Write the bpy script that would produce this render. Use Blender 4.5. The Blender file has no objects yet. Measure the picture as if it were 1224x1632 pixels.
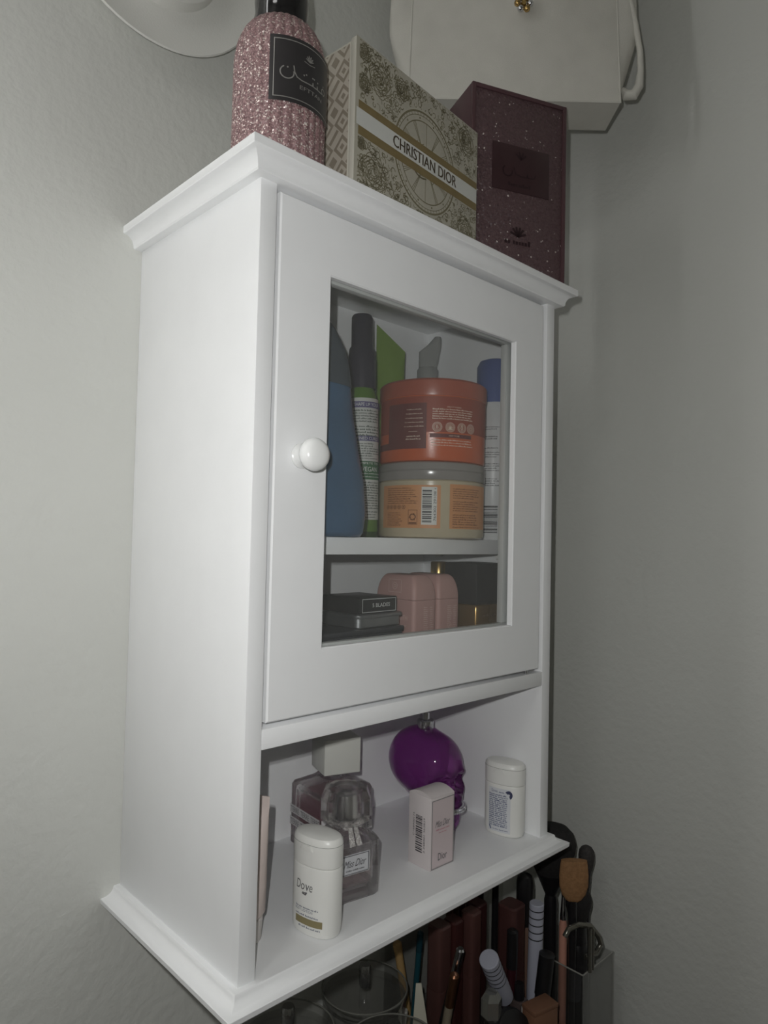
import bpy, bmesh, math, random
import numpy as np
from mathutils import Vector, Matrix
random.seed(7)
S = bpy.context.scene
COL = S.collection
PI = math.pi

# ------------------------------------------------------------------ camera
CAM = Vector((-0.28561, -0.64272, 0.34259))
R_ = Vector((0.72120185, -0.69236064, 0.02246407))
F_ = Vector((0.69150877, 0.72147777, 0.03585308))
U_ = R_.cross(F_)
cd = bpy.data.cameras.new('camera'); cam = bpy.data.objects.new('camera', cd); COL.objects.link(cam)
M = Matrix((R_, U_, -F_)).transposed().to_4x4(); M.translation = CAM
cam.matrix_world = M
cd.sensor_fit = 'VERTICAL'; cd.sensor_height = 36.0; cd.sensor_width = 27.0
cd.lens = 1111.26 / 1632 * 36.0
cd.clip_start = 0.01; cd.clip_end = 50
S.camera = cam

# ------------------------------------------------------------------ world, lights, exposure
w = bpy.data.worlds.new('world'); S.world = w; w.use_nodes = True
w.node_tree.nodes['Background'].inputs[0].default_value = (0.9, 0.95, 1.0, 1)
w.node_tree.nodes['Background'].inputs[1].default_value = 0.0

def lamp(name, kind, loc, energy, color=(1, 1, 1), aim=None, **kw):
    l = bpy.data.lights.new(name, kind); o = bpy.data.objects.new(name, l); COL.objects.link(o)
    o.location = loc; l.energy = energy; l.color = color
    for k, v in kw.items(): setattr(l, k, v)
    if aim is not None:
        o.rotation_euler = (Vector(aim) - Vector(loc)).to_track_quat('-Z', 'Y').to_euler()
    return o
FL = CAM - 0.020 * R_ + 0.034 * U_
# the phone's twin-LED flash beside its lens
for k in (-1, 1):
    p = FL + U_ * 0.004 * k
    lamp('flash_led', 'SPOT', p, 3.0, (1.0, 1.0, 0.985), aim=p + F_, spot_size=math.radians(165), spot_blend=1.0, shadow_soft_size=0.0025)
# added overhead fill light; no such lamp is in view
lamp('added_fill_light', 'AREA', (-1.15, -0.75, 1.33), 2.2, (1.0, 0.99, 0.97), aim=(-1.15, -0.75, 0), shape='DISK', size=0.4)

vs = S.view_settings
vs.view_transform = 'Standard'; vs.look = 'None'; vs.gamma = 1.0; vs.use_curve_mapping = False
vs.exposure = 0.23

# ------------------------------------------------------------------ materials
def lin(c):
    return tuple(((x / 255) / 12.92 if x / 255 <= 0.04045 else ((x / 255 + 0.055) / 1.055) ** 2.4) for x in c)
MATS = {}
def mat(name, rgb, rough=0.5, metal=0.0, trans=0.0, ior=1.45, spec=0.5, noise=0.0, nscale=60, bump=0.0, bscale=200, coat=0.0, sss=0.0, bdist=0.001, detail=4):
    if name in MATS: return MATS[name]
    m = bpy.data.materials.new(name); m.use_nodes = True; MATS[name] = m
    nt = m.node_tree; b = nt.nodes['Principled BSDF']
    col = (*lin(rgb), 1)
    b.inputs['Base Color'].default_value = col
    b.inputs['Roughness'].default_value = rough; b.inputs['Metallic'].default_value = metal
    b.inputs['Transmission Weight'].default_value = trans; b.inputs['IOR'].default_value = ior
    b.inputs['Specular IOR Level'].default_value = spec; b.inputs['Coat Weight'].default_value = coat
    if sss: b.inputs['Subsurface Weight'].default_value = sss; b.inputs['Subsurface Radius'].default_value = (0.004, 0.003, 0.002)
    tc = nt.nodes.new('ShaderNodeTexCoord')
    if noise:
        n = nt.nodes.new('ShaderNodeTexNoise'); n.inputs['Scale'].default_value = nscale; n.inputs['Detail'].default_value = detail
        nt.links.new(tc.outputs['Object'], n.inputs['Vector'])
        r = nt.nodes.new('ShaderNodeValToRGB')
        r.color_ramp.elements[0].position = 0.3; r.color_ramp.elements[1].position = 0.7
        r.color_ramp.elements[0].color = tuple(c * (1 - noise) for c in col[:3]) + (1,)
        r.color_ramp.elements[1].color = tuple(min(1, c * (1 + noise)) for c in col[:3]) + (1,)
        nt.links.new(n.outputs['Fac'], r.inputs['Fac']); nt.links.new(r.outputs['Color'], b.inputs['Base Color'])
    if bump:
        n2 = nt.nodes.new('ShaderNodeTexNoise'); n2.inputs['Scale'].default_value = bscale; n2.inputs['Detail'].default_value = detail
        nt.links.new(tc.outputs['Object'], n2.inputs['Vector'])
        bp = nt.nodes.new('ShaderNodeBump'); bp.inputs['Strength'].default_value = bump; bp.inputs['Distance'].default_value = bdist
        nt.links.new(n2.outputs['Fac'], bp.inputs['Height']); nt.links.new(bp.outputs['Normal'], b.inputs['Normal'])
    return m

def clear(name, tint=(1, 1, 1), refl=1.0, rough=0.02, ior=1.45, haze=0.0, hazecol=(200, 200, 200)):
    """thin clear plastic or pane: see-through with a Fresnel gloss and optionally a milky body"""
    if name in MATS: return MATS[name]
    m = bpy.data.materials.new(name); m.use_nodes = True; MATS[name] = m
    nt = m.node_tree; nt.nodes.remove(nt.nodes['Principled BSDF']); out = nt.nodes['Material Output']
    t = nt.nodes.new('ShaderNodeBsdfTransparent'); t.inputs[0].default_value = (*tint, 1)
    g = nt.nodes.new('ShaderNodeBsdfGlossy'); g.inputs['Roughness'].default_value = rough
    fr = nt.nodes.new('ShaderNodeFresnel'); fr.inputs[0].default_value = ior
    ge = nt.nodes.new('ShaderNodeNewGeometry'); mi = nt.nodes.new('ShaderNodeMix')   # same gloss on both sides of a pane
    mi.inputs[2].default_value = ior; mi.inputs[3].default_value = 1 / ior
    nt.links.new(ge.outputs['Backfacing'], mi.inputs[0]); nt.links.new(mi.outputs[0], fr.inputs[0])
    mu = nt.nodes.new('ShaderNodeMath'); mu.operation = 'MULTIPLY'; mu.inputs[1].default_value = refl; mu.use_clamp = True
    nt.links.new(fr.outputs[0], mu.inputs[0])
    base = t.outputs[0]
    if haze:
        d = nt.nodes.new('ShaderNodeBsdfDiffuse'); d.inputs[0].default_value = (*lin(hazecol), 1)
        mh = nt.nodes.new('ShaderNodeMixShader'); mh.inputs[0].default_value = haze
        nt.links.new(t.outputs[0], mh.inputs[1]); nt.links.new(d.outputs[0], mh.inputs[2]); base = mh.outputs[0]
    mx = nt.nodes.new('ShaderNodeMixShader')
    nt.links.new(mu.outputs[0], mx.inputs[0]); nt.links.new(base, mx.inputs[1]); nt.links.new(g.outputs[0], mx.inputs[2])
    nt.links.new(mx.outputs[0], out.inputs['Surface'])
    return m

def glitter(name, dark, light, spark, scale, thresh, rough=0.5, tilt=0.8, ramp=(0.25, 0.8)):
    """every voronoi cell is one flake with its own colour and its own tilt"""
    m = bpy.data.materials.new(name); m.use_nodes = True; MATS[name] = m
    nt = m.node_tree; b = nt.nodes['Principled BSDF']; N = nt.nodes.new; L = nt.links.new
    tc = N('ShaderNodeTexCoord'); v = N('ShaderNodeTexVoronoi'); v.inputs['Scale'].default_value = scale
    L(tc.outputs['Object'], v.inputs['Vector'])
    sep = N('ShaderNodeSeparateColor'); L(v.outputs['Color'], sep.inputs[0])
    r = N('ShaderNodeValToRGB'); e = r.color_ramp.elements
    e[0].position = ramp[0]; e[0].color = (*lin(dark), 1); e[1].position = ramp[1]; e[1].color = (*lin(light), 1)
    e2 = r.color_ramp.elements.new(thresh); e2.color = (*lin(light), 1)
    e3 = r.color_ramp.elements.new(min(1, thresh + 0.01)); e3.color = (*lin(spark), 1)
    L(sep.outputs[0], r.inputs[0]); L(r.outputs['Color'], b.inputs['Base Color'])
    gt = N('ShaderNodeMath'); gt.operation = 'GREATER_THAN'; gt.inputs[1].default_value = thresh; L(sep.outputs[0], gt.inputs[0])
    mm = N('ShaderNodeMath'); mm.operation = 'MULTIPLY'; mm.inputs[1].default_value = 0.3; L(gt.outputs[0], mm.inputs[0])
    L(mm.outputs[0], b.inputs['Metallic'])
    b.inputs['Roughness'].default_value = rough
    geo = N('ShaderNodeNewGeometry')
    s1 = N('ShaderNodeVectorMath'); s1.operation = 'SUBTRACT'; s1.inputs[1].default_value = (0.5, 0.5, 0.5); L(v.outputs['Color'], s1.inputs[0])
    s2 = N('ShaderNodeVectorMath'); s2.operation = 'SCALE'; s2.inputs['Scale'].default_value = tilt; L(s1.outputs[0], s2.inputs[0])
    s3 = N('ShaderNodeVectorMath'); s3.operation = 'ADD'; L(geo.outputs['Normal'], s3.inputs[0]); L(s2.outputs[0], s3.inputs[1])
    s4 = N('ShaderNodeVectorMath'); s4.operation = 'NORMALIZE'; L(s3.outputs[0], s4.inputs[0]); L(s4.outputs[0], b.inputs['Normal'])
    return m

WALL = mat('wall_paint', (208, 209, 204), 0.62, bump=0.42, bscale=95, bdist=0.0022, detail=3, noise=0.02, nscale=6)
WHITE = mat('white_lacquer', (240, 241, 242), 0.38, noise=0.012, nscale=25)
WHITE_IN = WHITE
PLAST = mat('white_plastic', (232, 232, 228), 0.33, noise=0.01, nscale=40)
BLACK = mat('black_plastic', (30, 29, 31), 0.3, noise=0.1, nscale=80)
CHROME = mat('chrome', (205, 205, 208), 0.16, metal=1.0, noise=0.04)
GOLD = mat('gold_metal', (190, 160, 105), 0.28, metal=1.0, noise=0.06)
INK = mat('dark_ink', (62, 60, 64), 0.6, noise=0.05)

# ------------------------------------------------------------------ mesh helpers
def finish(me, ang=35):
    me.update()
    for p in me.polygons: p.use_smooth = True
    me.set_sharp_from_angle(angle=math.radians(ang))
def obj(name, data, m, parent=None, loc=None, rot=None, ang=35):
    if isinstance(data, bmesh.types.BMesh):
        bmesh.ops.recalc_face_normals(data, faces=data.faces)
        me = bpy.data.meshes.new(name); data.to_mesh(me); data.free()
    elif isinstance(data, tuple):
        me = bpy.data.meshes.new(name); me.from_pydata([tuple(v) for v in data[0]], [], data[1])
    else: me = data
    finish(me, ang)
    if m is not None and not me.materials: me.materials.append(m)
    o = bpy.data.objects.new(name, me); COL.objects.link(o)
    if parent is not None: o.parent = parent
    if loc is not None: o.location = loc
    if rot is not None: o.rotation_euler = rot
    return o
def tag(o, label, cat, group=None):
    o['label'] = label; o['category'] = cat
    if group: o['group'] = group
    return o
def thing(name, label, cat, loc=(0, 0, 0), rotz=0.0, group=None, rot=None):
    o = bpy.data.objects.new(name, None); COL.objects.link(o); o.empty_display_size = 0.02
    o.location = loc; o.rotation_euler = rot if rot else (0, 0, rotz)
    return tag(o, label, cat, group)
def struct(name, data, m, **k):
    o = obj(name, data, m, **k); o['kind'] = 'structure'; return o

def box(c, s, bev=0.0, seg=2):
    bm = bmesh.new(); bmesh.ops.create_cube(bm, size=1.0)
    for v in bm.verts: v.co = Vector((v.co.x * s[0] + c[0], v.co.y * s[1] + c[1], v.co.z * s[2] + c[2]))
    if bev: bmesh.ops.bevel(bm, geom=list(bm.edges), offset=bev, segments=seg, affect='EDGES', profile=0.5)
    return bm
def bx(x0, x1, y0, y1, z0, z1, bev=0.0, seg=2):
    return box(((x0 + x1) / 2, (y0 + y1) / 2, (z0 + z1) / 2), (x1 - x0, y1 - y0, z1 - z0), bev, seg)
def loft(rings, cap=True, close=True):
    bm = bmesh.new(); vv = [[bm.verts.new(p) for p in r] for r in rings]
    n = len(rings[0])
    for a, b in zip(vv[:-1], vv[1:]):
        for i in range(n if close else n - 1):
            j = (i + 1) % n
            bm.faces.new((a[i], a[j], b[j], b[i]))
    if cap:
        bm.faces.new(list(reversed(vv[0]))); bm.faces.new(vv[-1])
    return bm
def lathe(prof, n=40, flute=None):
    bm = bmesh.new(); rows = []
    for r, z in prof:
        if r < 1e-6: rows.append([bm.verts.new((0, 0, z))]); continue
        row = []
        for i in range(n):
            a = 2 * PI * i / n; rr = r * (1 + (flute(a, z) if flute else 0))
            row.append(bm.verts.new((rr * math.cos(a), rr * math.sin(a), z)))
        rows.append(row)
    for a, b in zip(rows[:-1], rows[1:]):
        for i in range(n):
            j = (i + 1) % n
            if len(a) == 1 and len(b) == 1: continue
            if len(a) == 1: bm.faces.new((a[0], b[i], b[j]))
            elif len(b) == 1: bm.faces.new((a[i], a[j], b[0]))
            else: bm.faces.new((a[i], a[j], b[j], b[i]))
    if len(rows[0]) > 1: bm.faces.new(list(reversed(rows[0])))
    if len(rows[-1]) > 1: bm.faces.new(rows[-1])
    return bm
def rrect(wd, dp, r, z, n=5, cx=0, cy=0):
    pts = []
    for sx, sy, a0 in ((1, 1, 0), (-1, 1, PI / 2), (-1, -1, PI), (1, -1, 1.5 * PI)):
        for k in range(n + 1):
            a = a0 + PI / 2 * k / n
            pts.append((cx + sx * (wd / 2 - r) + r * math.cos(a), cy + sy * (dp / 2 - r) + r * math.sin(a), z))
    return pts
def oval(a, b, z, n=40, p=2.3, cx=0, cy=0):
    out = []
    for i in range(n):
        t = 2 * PI * i / n; c, s = math.cos(t), math.sin(t)
        out.append((cx + a * math.copysign(abs(c) ** (2 / p), c), cy + b * math.copysign(abs(s) ** (2 / p), s), z))
    return out
def tube(path, r, n=10, cap=True):
    P = [Vector(p) for p in path]; rr = r if isinstance(r, (list, tuple)) else [r] * len(P)
    rings = []; up = None
    for i, p in enumerate(P):
        t = (P[min(i + 1, len(P) - 1)] - P[max(i - 1, 0)]).normalized()
        if up is None: up = t.orthogonal().normalized()
        up = (up - t * up.dot(t)).normalized(); sd = t.cross(up)
        rings.append([p + (up * math.cos(2 * PI * k / n) + sd * math.sin(2 * PI * k / n)) * rr[i] for k in range(n)])
    return loft(rings, cap)
def rod(a, b, prof, n=20):
    """a body of revolution between two points; prof is a list of (radius, fraction)"""
    a = Vector(a); b = Vector(b)
    bm = lathe([(r, t * (b - a).length) for r, t in prof], n)
    q = (b - a).to_track_quat('Z', 'Y').to_matrix().to_4x4(); q.translation = a
    bmesh.ops.transform(bm, matrix=q, verts=bm.verts); return bm

# ------------------------------------------------------------------ flat print (lettering, bars, line art) on a surface
_TXT = {}
def text_mesh(s):
    if s not in _TXT:
        c = bpy.data.curves.new('t', 'FONT'); c.body = s; c.size = 1.0; c.align_x = 'CENTER'; c.align_y = 'CENTER'; c.resolution_u = 3
        o = bpy.data.objects.new('t', c); COL.objects.link(o); bpy.context.view_layer.update()
        me = bpy.data.meshes.new_from_object(o)
        V = [(v.co.x, v.co.y) for v in me.vertices]; Fc = [tuple(p.vertices) for p in me.polygons]
        bpy.data.objects.remove(o); bpy.data.curves.remove(c); bpy.data.meshes.remove(me)
        xs = [v[0] for v in V]; ys = [v[1] for v in V]
        _TXT[s] = (V, Fc, (min(xs), max(xs), min(ys), max(ys)))
    return _TXT[s]
FINE = ('print', 'small_print', 'filigree', 'weave_print', 'clock_print', 'barcode', 'gold_stripes', 'emboss', 'pink_print', 'emblem', 'lettering', 'wordmark', 'white_lettering')   # marks too small to pick apart
class Deco:
    def __init__(s, clip=None): s.V = []; s.F = []; s.clip = clip
    def poly(s, pts):
        if s.clip:
            x0, x1, y0, y1 = s.clip
            for ax, lim, sg in ((0, x0, 1), (0, x1, -1), (1, y0, 1), (1, y1, -1)):
                out = []
                for i in range(len(pts)):
                    a, b = pts[i - 1], pts[i]; ia = (a[ax] - lim) * sg >= 0; ib = (b[ax] - lim) * sg >= 0
                    if ia != ib:
                        t = (lim - a[ax]) / (b[ax] - a[ax]); out.append((a[0] + (b[0] - a[0]) * t, a[1] + (b[1] - a[1]) * t))
                    if ib: out.append(b)
                pts = out
                if len(pts) < 3: return
        k = len(s.V); s.V += list(pts); s.F.append(tuple(range(k, k + len(pts))))
    def rect(s, x0, x1, y0, y1, step=0.004):
        n = max(1, int(abs(x1 - x0) / step))
        for i in range(n):
            a = x0 + (x1 - x0) * i / n; b = x0 + (x1 - x0) * (i + 1) / n
            s.poly([(a, y0), (b, y0), (b, y1), (a, y1)])
        return s
    def text(s, st, x, y, h, wd=None, rot=0.0, shear=0.0, sx=1.0):
        V, Fc, (x0, x1, y0, y1) = text_mesh(st)
        k = h / (y1 - y0) if not wd else wd / (x1 - x0)
        if wd and h: kx, ky = wd / (x1 - x0), h / (y1 - y0)
        else: kx = ky = k
        kx *= sx
        cx, cy = (x0 + x1) / 2, (y0 + y1) / 2; c, sn = math.cos(rot), math.sin(rot); b = len(s.V)
        for px, py in V:
            qy = (py - cy) * ky; qx = (px - cx) * kx + shear * qy
            s.V.append((x + qx * c - qy * sn, y + qx * sn + qy * c))
        s.F += [tuple(i + b for i in f) for f in Fc]; return s
    def micro(s, x0, x1, y, h, fill=1.0, rng=random):
        """a line of lettering too small to read: one mark per letter"""
        x = x0; end = x0 + (x1 - x0) * fill
        while x < end:
            for _ in range(rng.randint(2, 8)):
                cw = h * rng.uniform(0.3, 0.5)
                if x + cw > end: break
                hh = h * rng.choice((0.5, 0.5, 0.55, 0.8)); s.poly([(x, y), (x + cw, y), (x + cw, y + hh), (x, y + hh)]); x += cw + h * 0.14
            x += h * 0.35
        return s
    def para(s, x0, x1, ytop, n, pitch, h=None, ragged=0.25):
        for i in range(n): s.micro(x0, x1, ytop - (i + 1) * pitch, h or pitch * 0.75, 1 - random.random() * ragged)
        return s
    def ring(s, cx, cy, r0, r1, n=36, a0=0, a1=2 * PI):
        for i in range(n):
            a = a0 + (a1 - a0) * i / n; b = a0 + (a1 - a0) * (i + 1) / n
            s.poly([(cx + r0 * math.cos(a), cy + r0 * math.sin(a)), (cx + r1 * math.cos(a), cy + r1 * math.sin(a)),
                    (cx + r1 * math.cos(b), cy + r1 * math.sin(b)), (cx + r0 * math.cos(b), cy + r0 * math.sin(b))])
        return s
    def stroke(s, pts, wd):
        for i in range(len(pts) - 1):
            a, b = pts[i], pts[i + 1]; dx, dy = b[0] - a[0], b[1] - a[1]; l = math.hypot(dx, dy) or 1
            e = wd * 0.25; ux, uy = dx / l * e, dy / l * e; nx, ny = -dy / l * wd / 2, dx / l * wd / 2
            s.poly([(a[0] + nx - ux, a[1] + ny - uy), (a[0] - nx - ux, a[1] - ny - uy), (b[0] - nx + ux, b[1] - ny + uy), (b[0] + nx + ux, b[1] + ny + uy)])
        return s
    def frame(s, x0, x1, y0, y1, t):
        s.rect(x0, x1, y1 - t, y1); s.rect(x0, x1, y0, y0 + t); s.rect(x0, x0 + t, y0, y1); s.rect(x1 - t, x1, y0, y1); return s
    def barcode(s, x0, x1, y0, y1, vertical=False, rng=random):
        """bars stand along x, or along y when vertical"""
        a, e = (y0, y1) if vertical else (x0, x1); u = (e - a) / 62.0
        while a < e:
            b = u * rng.choice((1, 1, 2, 3)); 
            if a + b > e: break
            s.rect(x0, x1, a, a + b) if vertical else s.rect(a, a + b, y0, y1)
            a += b + u * rng.choice((1, 1, 2, 2))
        return s
    def build(s, name, mp, m, parent):
        o = obj(name, ([mp(*v) for v in s.V], s.F), m, parent)
        if name in FINE: o['kind'] = 'stuff'
        return o
def patch(name, mp, x0, x1, y0, y1, m, parent, nx=16, ny=1):
    V = [mp(x0 + (x1 - x0) * i / nx, y0 + (y1 - y0) * j / ny) for j in range(ny + 1) for i in range(nx + 1)]
    Fc = [(j * (nx + 1) + i, j * (nx + 1) + i + 1, (j + 1) * (nx + 1) + i + 1, (j + 1) * (nx + 1) + i) for j in range(ny) for i in range(nx)]
    return obj(name, (V, Fc), m, parent)
def cyl(R, off=0.0003, a0=0.0):
    return lambda s, t: ((R + off) * math.sin(s / R + a0), -(R + off) * math.cos(s / R + a0), t)
def cone(Rf, off=0.0003, a0=0.0):
    """s is given as an angle times the mean radius 1"""
    return lambda s, t: ((Rf(t) + off) * math.sin(s + a0), -(Rf(t) + off) * math.cos(s + a0), t)
def front(y, off=0.0003): return lambda s, t: (s, y - off, t)
def leftf(x, off=0.0003): return lambda s, t: (x - off, -s, t)
def ovalmap(a, b, p=2.3, off=0.0003):
    def f(s, t):
        th = s / a - PI / 2; c, sn = math.cos(th), math.sin(th)
        return ((a + off) * math.copysign(abs(c) ** (2 / p), c), (b + off) * math.copysign(abs(sn) ** (2 / p), sn), t)
    return f
def lift(mp, d, axis=None):
    """the same map a hair further out"""
    def f(s, t):
        p = Vector(mp(s, t)); c = Vector(mp(s, t)); h = 1e-4
        n = (Vector(mp(s + h, t)) - p).cross(Vector(mp(s, t + h)) - p)
        return tuple(p + n.normalized() * d)
    return f

# ================================================================== the room
RX = 0.64
struct('wall_back', bx(-1.75, RX + 0.1, 0.0, 0.1, -1.1, 1.4), WALL)
struct('wall_right', bx(RX, RX + 0.1, -2.3, 0.0, -1.1, 1.4), WALL)
struct('wall_left', bx(-1.75, -1.65, -2.3, 0.0, -1.1, 1.4), WALL)
struct('wall_front', bx(-1.75, RX + 0.1, -2.4, -2.3, -1.1, 1.4), WALL)
struct('ceiling', bx(-1.75, RX + 0.1, -2.4, 0.1, 1.4, 1.5), mat('ceiling_paint', (235, 235, 230), 0.8, bump=0.2, bscale=80))
struct('floor', bx(-1.75, RX + 0.1, -2.4, 0.1, -1.2, -1.1), mat('floor_boards', (120, 95, 72), 0.5, noise=0.25, nscale=12))
cl = thing('added_ceiling_lamp', 'unseen round white ceiling lamp added to fill the room with light', 'lamp', (-1.15, -0.75, 1.4))  # made-up fitting out of view, housing the added fill light
obj('added_lamp_base', lathe([(0, 0), (0.23, 0), (0.23, -0.025), (0.21, -0.045), (0, -0.045)], 40), PLAST, cl)

sc = thing('added_bar_light', 'unseen upright bar light added to brighten the wall and cabinet side', 'lamp', (-0.46, 0, 0.74))  # made-up glowing bar out of view, brightens left wall and cabinet side
SM = mat('added_light_metal', (190, 190, 188), 0.3, metal=1.0)
obj('wall_plate', box((0, -0.006, 0), (0.05, 0.012, 0.12), 0.003), SM, sc)
obj('arm', box((0, -0.05, 0), (0.016, 0.09, 0.02), 0.002), SM, sc)
gm = bpy.data.materials.new('added_bar_glow'); gm.use_nodes = True
gb = gm.node_tree.nodes['Principled BSDF']; gb.inputs['Emission Color'].default_value = (1, 0.995, 0.985, 1); gb.inputs['Emission Strength'].default_value = 7.2
obj('added_glow_bar', lathe([(0, -0.50), (0.015, -0.50), (0.018, -0.497), (0.018, 0.497), (0.015, 0.50), (0, 0.50)], 24), gm, sc, loc=(0, -0.105, 0))
for z in (-0.51, 0.50): obj('end_cap', lathe([(0, z), (0.019, z), (0.019, z + 0.01), (0, z + 0.01)], 24), SM, sc, loc=(0, -0.105, 0))

# ================================================================== wall cabinet
W, D, T = 0.40, 0.2031, 0.015
ZB, ZT = 0.0147, 0.6116
cab = thing('wall_cabinet', 'white wall cabinet with a glazed door above an open shelf', 'cabinet', (0, 0, 0))
YB = -0.020
obj('side_panel', bx(0, T, -D, 0, ZB - 0.002, ZT + 0.002, 0.0008), WHITE, cab)
obj('side_panel', bx(W - T, W, -D, 0, ZB - 0.002, ZT + 0.002, 0.0008), WHITE, cab)
obj('back_panel', bx(T - 0.001, W - T + 0.001, YB, YB + 0.006, ZB - 0.001, ZT + 0.001), WHITE, cab)
obj('divider_board', bx(T, W - T, -D, YB, 0.1816, 0.1968, 0.0006), WHITE, cab)
obj('inner_shelf', bx(T + 0.001, W - T - 0.001, -0.166, YB, 0.326, 0.342, 0.0006), WHITE, cab)
def moulding(prof):
    rings = [[(-o, -D - o, z), (W + o, -D - o, z), (W + o, 0, z), (-o, 0, z)] for z, o in prof]
    bm = loft(rings); return bm
cove = [(0.6129 + (0.6232 - 0.6129) * (1 - math.cos(a)), 0.0084 + (0.0168 - 0.0084) * math.sin(a)) for a in [PI / 2 * k / 8 for k in range(9)]]
cove = [(0.6129 + 0.0103 * math.sin(a), 0.0084 + 0.0084 * (1 - math.cos(a))) for a in [PI / 2 * k / 8 for k in range(9)]]
crown = moulding([(0.6112, 0.0045), (0.6116, 0.0075), (0.6129, 0.0084)] + cove[1:] + [(0.6236, 0.0182), (0.6242, 0.0187), (0.6304, 0.0187), (0.631, 0.0181)])
obj('crown_moulding', crown, WHITE, cab, ang=25)
cv2 = [(0.0066 + 0.0066 * (1 - math.sin(a)), 0.0060 + 0.0098 * (1 - math.cos(a))) for a in [PI / 2 * k / 8 for k in range(9)]]
cv2.sort()
base = moulding([(0.0, 0.0150), (0.0022, 0.0172), (0.0062, 0.0176), (0.0066, 0.0172)] + cv2 + [(0.0142, 0.0055), (0.0147, 0.0050)])
obj('base_moulding', base, WHITE, cab, ang=25)
for sx in (T, W - T):
    for yy in (-0.145, -0.05):
        s = 1 if sx < 0.1 else -1
        obj('shelf_pin', rod((sx, yy, 0.3225), (sx + s * 0.009, yy, 0.3225), [(0.0036, 0), (0.0036, 0.9), (0.003, 1)], 14), PLAST, cab)

# door with its opening, pane, retainer strips and knob
DL, DR, DB, DT = 0.0188, 0.3785, 0.2008, 0.6072
WL, WR, WB, WT = 0.0709, 0.3263, 0.2526, 0.5549
def rect_ring(x0, x1, z0, z1, y): return [(x0, y, z0), (x1, y, z0), (x1, y, z1), (x0, y, z1)]
def frame_loop(rings):
    return loft(rings + [rings[0]], cap=False)
YF, YK = -D + 0.0002, -D + 0.0160
e = 0.0012
bm = frame_loop([rect_ring(DL + e, DR - e, DB + e, DT - e, YF), rect_ring(WL - e, WR + e, WB - e, WT + e, YF), rect_ring(WL, WR, WB, WT, YF + e),
                 rect_ring(WL, WR, WB, WT, YF + 0.006), rect_ring(WL - 0.006, WR + 0.006, WB - 0.006, WT + 0.006, YF + 0.006), rect_ring(WL - 0.006, WR + 0.006, WB - 0.006, WT + 0.006, YK),
                 rect_ring(DL, DR, DB, DT, YK), rect_ring(DL, DR, DB, DT, YF + e)])
bmesh.ops.remove_doubles(bm, verts=bm.verts, dist=1e-6)
door = obj('door', bm, WHITE, cab)
GLASS = clear('door_glass', (0.985, 0.99, 0.988), 1.0, 0.01, 1.5, 0.035, (190, 192, 190))
obj('glass_pane', bx(WL - 0.005, WR + 0.005, YF + 0.0062, YF + 0.0090, WB - 0.005, WT + 0.005), GLASS, door)
rt = 0.0075
for a in ((WL - 0.006, WR + 0.006, WT - 0.0015, WT + 0.006), (WL - 0.006, WR + 0.006, WB - 0.006, WB + 0.0015), (WL - 0.006, WL + 0.0015, WB + 0.0015, WT - 0.0015), (WR - 0.0045, WR + 0.006, WB + 0.0015, WT - 0.0015)):
    obj('retainer_strip', bx(a[0], a[1], YF + 0.0092, YF + 0.0165, a[2], a[3], 0.0008), mat('retainer_plastic', (200, 202, 200), 0.4), door)
kn = lathe([(0.0085, 0), (0.0098, 0.0008), (0.0098, 0.0022), (0.0080, 0.0034), (0.0066, 0.0060), (0.0066, 0.0085), (0.0088, 0.0110), (0.0116, 0.0135), (0.0128, 0.0170),
            (0.0126, 0.0200), (0.0112, 0.0228), (0.0080, 0.0246), (0.0040, 0.0254), (0, 0.0256)], 40)
obj('knob', kn, mat('knob_ceramic', (238, 239, 238), 0.22), door, loc=(0.0437, YF, 0.4046), rot=(PI / 2, 0, 0))
obj('hinge_pin', rod((0.3595, -D + 0.004, 0.1972), (0.3595, -D + 0.004, 0.2008), [(0.0022, 0), (0.0022, 1)], 12), CHROME, door)
# ================================================================== on top of the cabinet
ZTOP = 0.6310
# ---- pink glitter bottle
PG = glitter('pink_glitter', (110, 82, 84), (168, 136, 136), (250, 236, 230), 950, 0.87, 0.42, 0.9, (0.1, 0.8))
b = thing('perfume_bottle', 'ribbed pink glitter perfume bottle with a black label and cap', 'perfume', (0.0369, -0.1703, ZTOP))
RB = 0.0376
prof = [(0, 0), (RB - 0.003, 0), (RB - 0.0008, 0.0015), (RB, 0.004), (RB, 0.092)] + [(RB - 0.0178 * (1 - math.cos(a)), 0.092 + 0.036 * math.sin(a)) for a in [PI / 2 * k / 10 for k in range(1, 11)]] + [(0.0165, 0.131), (0, 0.131)]
obj('body', lathe(prof, 240, lambda a, z: 0.034 * abs(math.sin(a * 15)) - 0.024), PG, b, ang=60)
capm = mat('glossy_black', (26, 25, 26), 0.12, coat=0.5)
obj('cap', lathe([(0, 0.129), (0.0195, 0.129), (0.0205, 0.131), (0.0215, 0.139), (0.0225, 0.15), (0.0205, 0.165), (0.014, 0.178), (0.006, 0.184), (0, 0.185)], 40), capm, b)
lmap = cyl(RB, 0.0013)
hw = RB * math.radians(47)
lb = patch('label', lmap, -hw, hw, 0.0465, 0.0985, mat('label_black', (52, 50, 51), 0.32, noise=0.05), b, 32, 1)
SILV = mat('silver_print', (176, 174, 170), 0.35, metal=0.6)
d = Deco(); d.frame(-hw + 0.003, hw - 0.003, 0.0494, 0.0956, 0.0007)
lf = lift(lmap, 0.0003)
d.build('silver_border', lf, SILV, lb)
d = Deco()
def arc(cx, cy, r, a0, a1, n=14, sy=1.0): return [(cx + r * math.cos(math.radians(a0 + (a1 - a0) * k / n)), cy + sy * r * math.sin(math.radians(a0 + (a1 - a0) * k / n))) for k in range(n + 1)]
cx = 0.001
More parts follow.
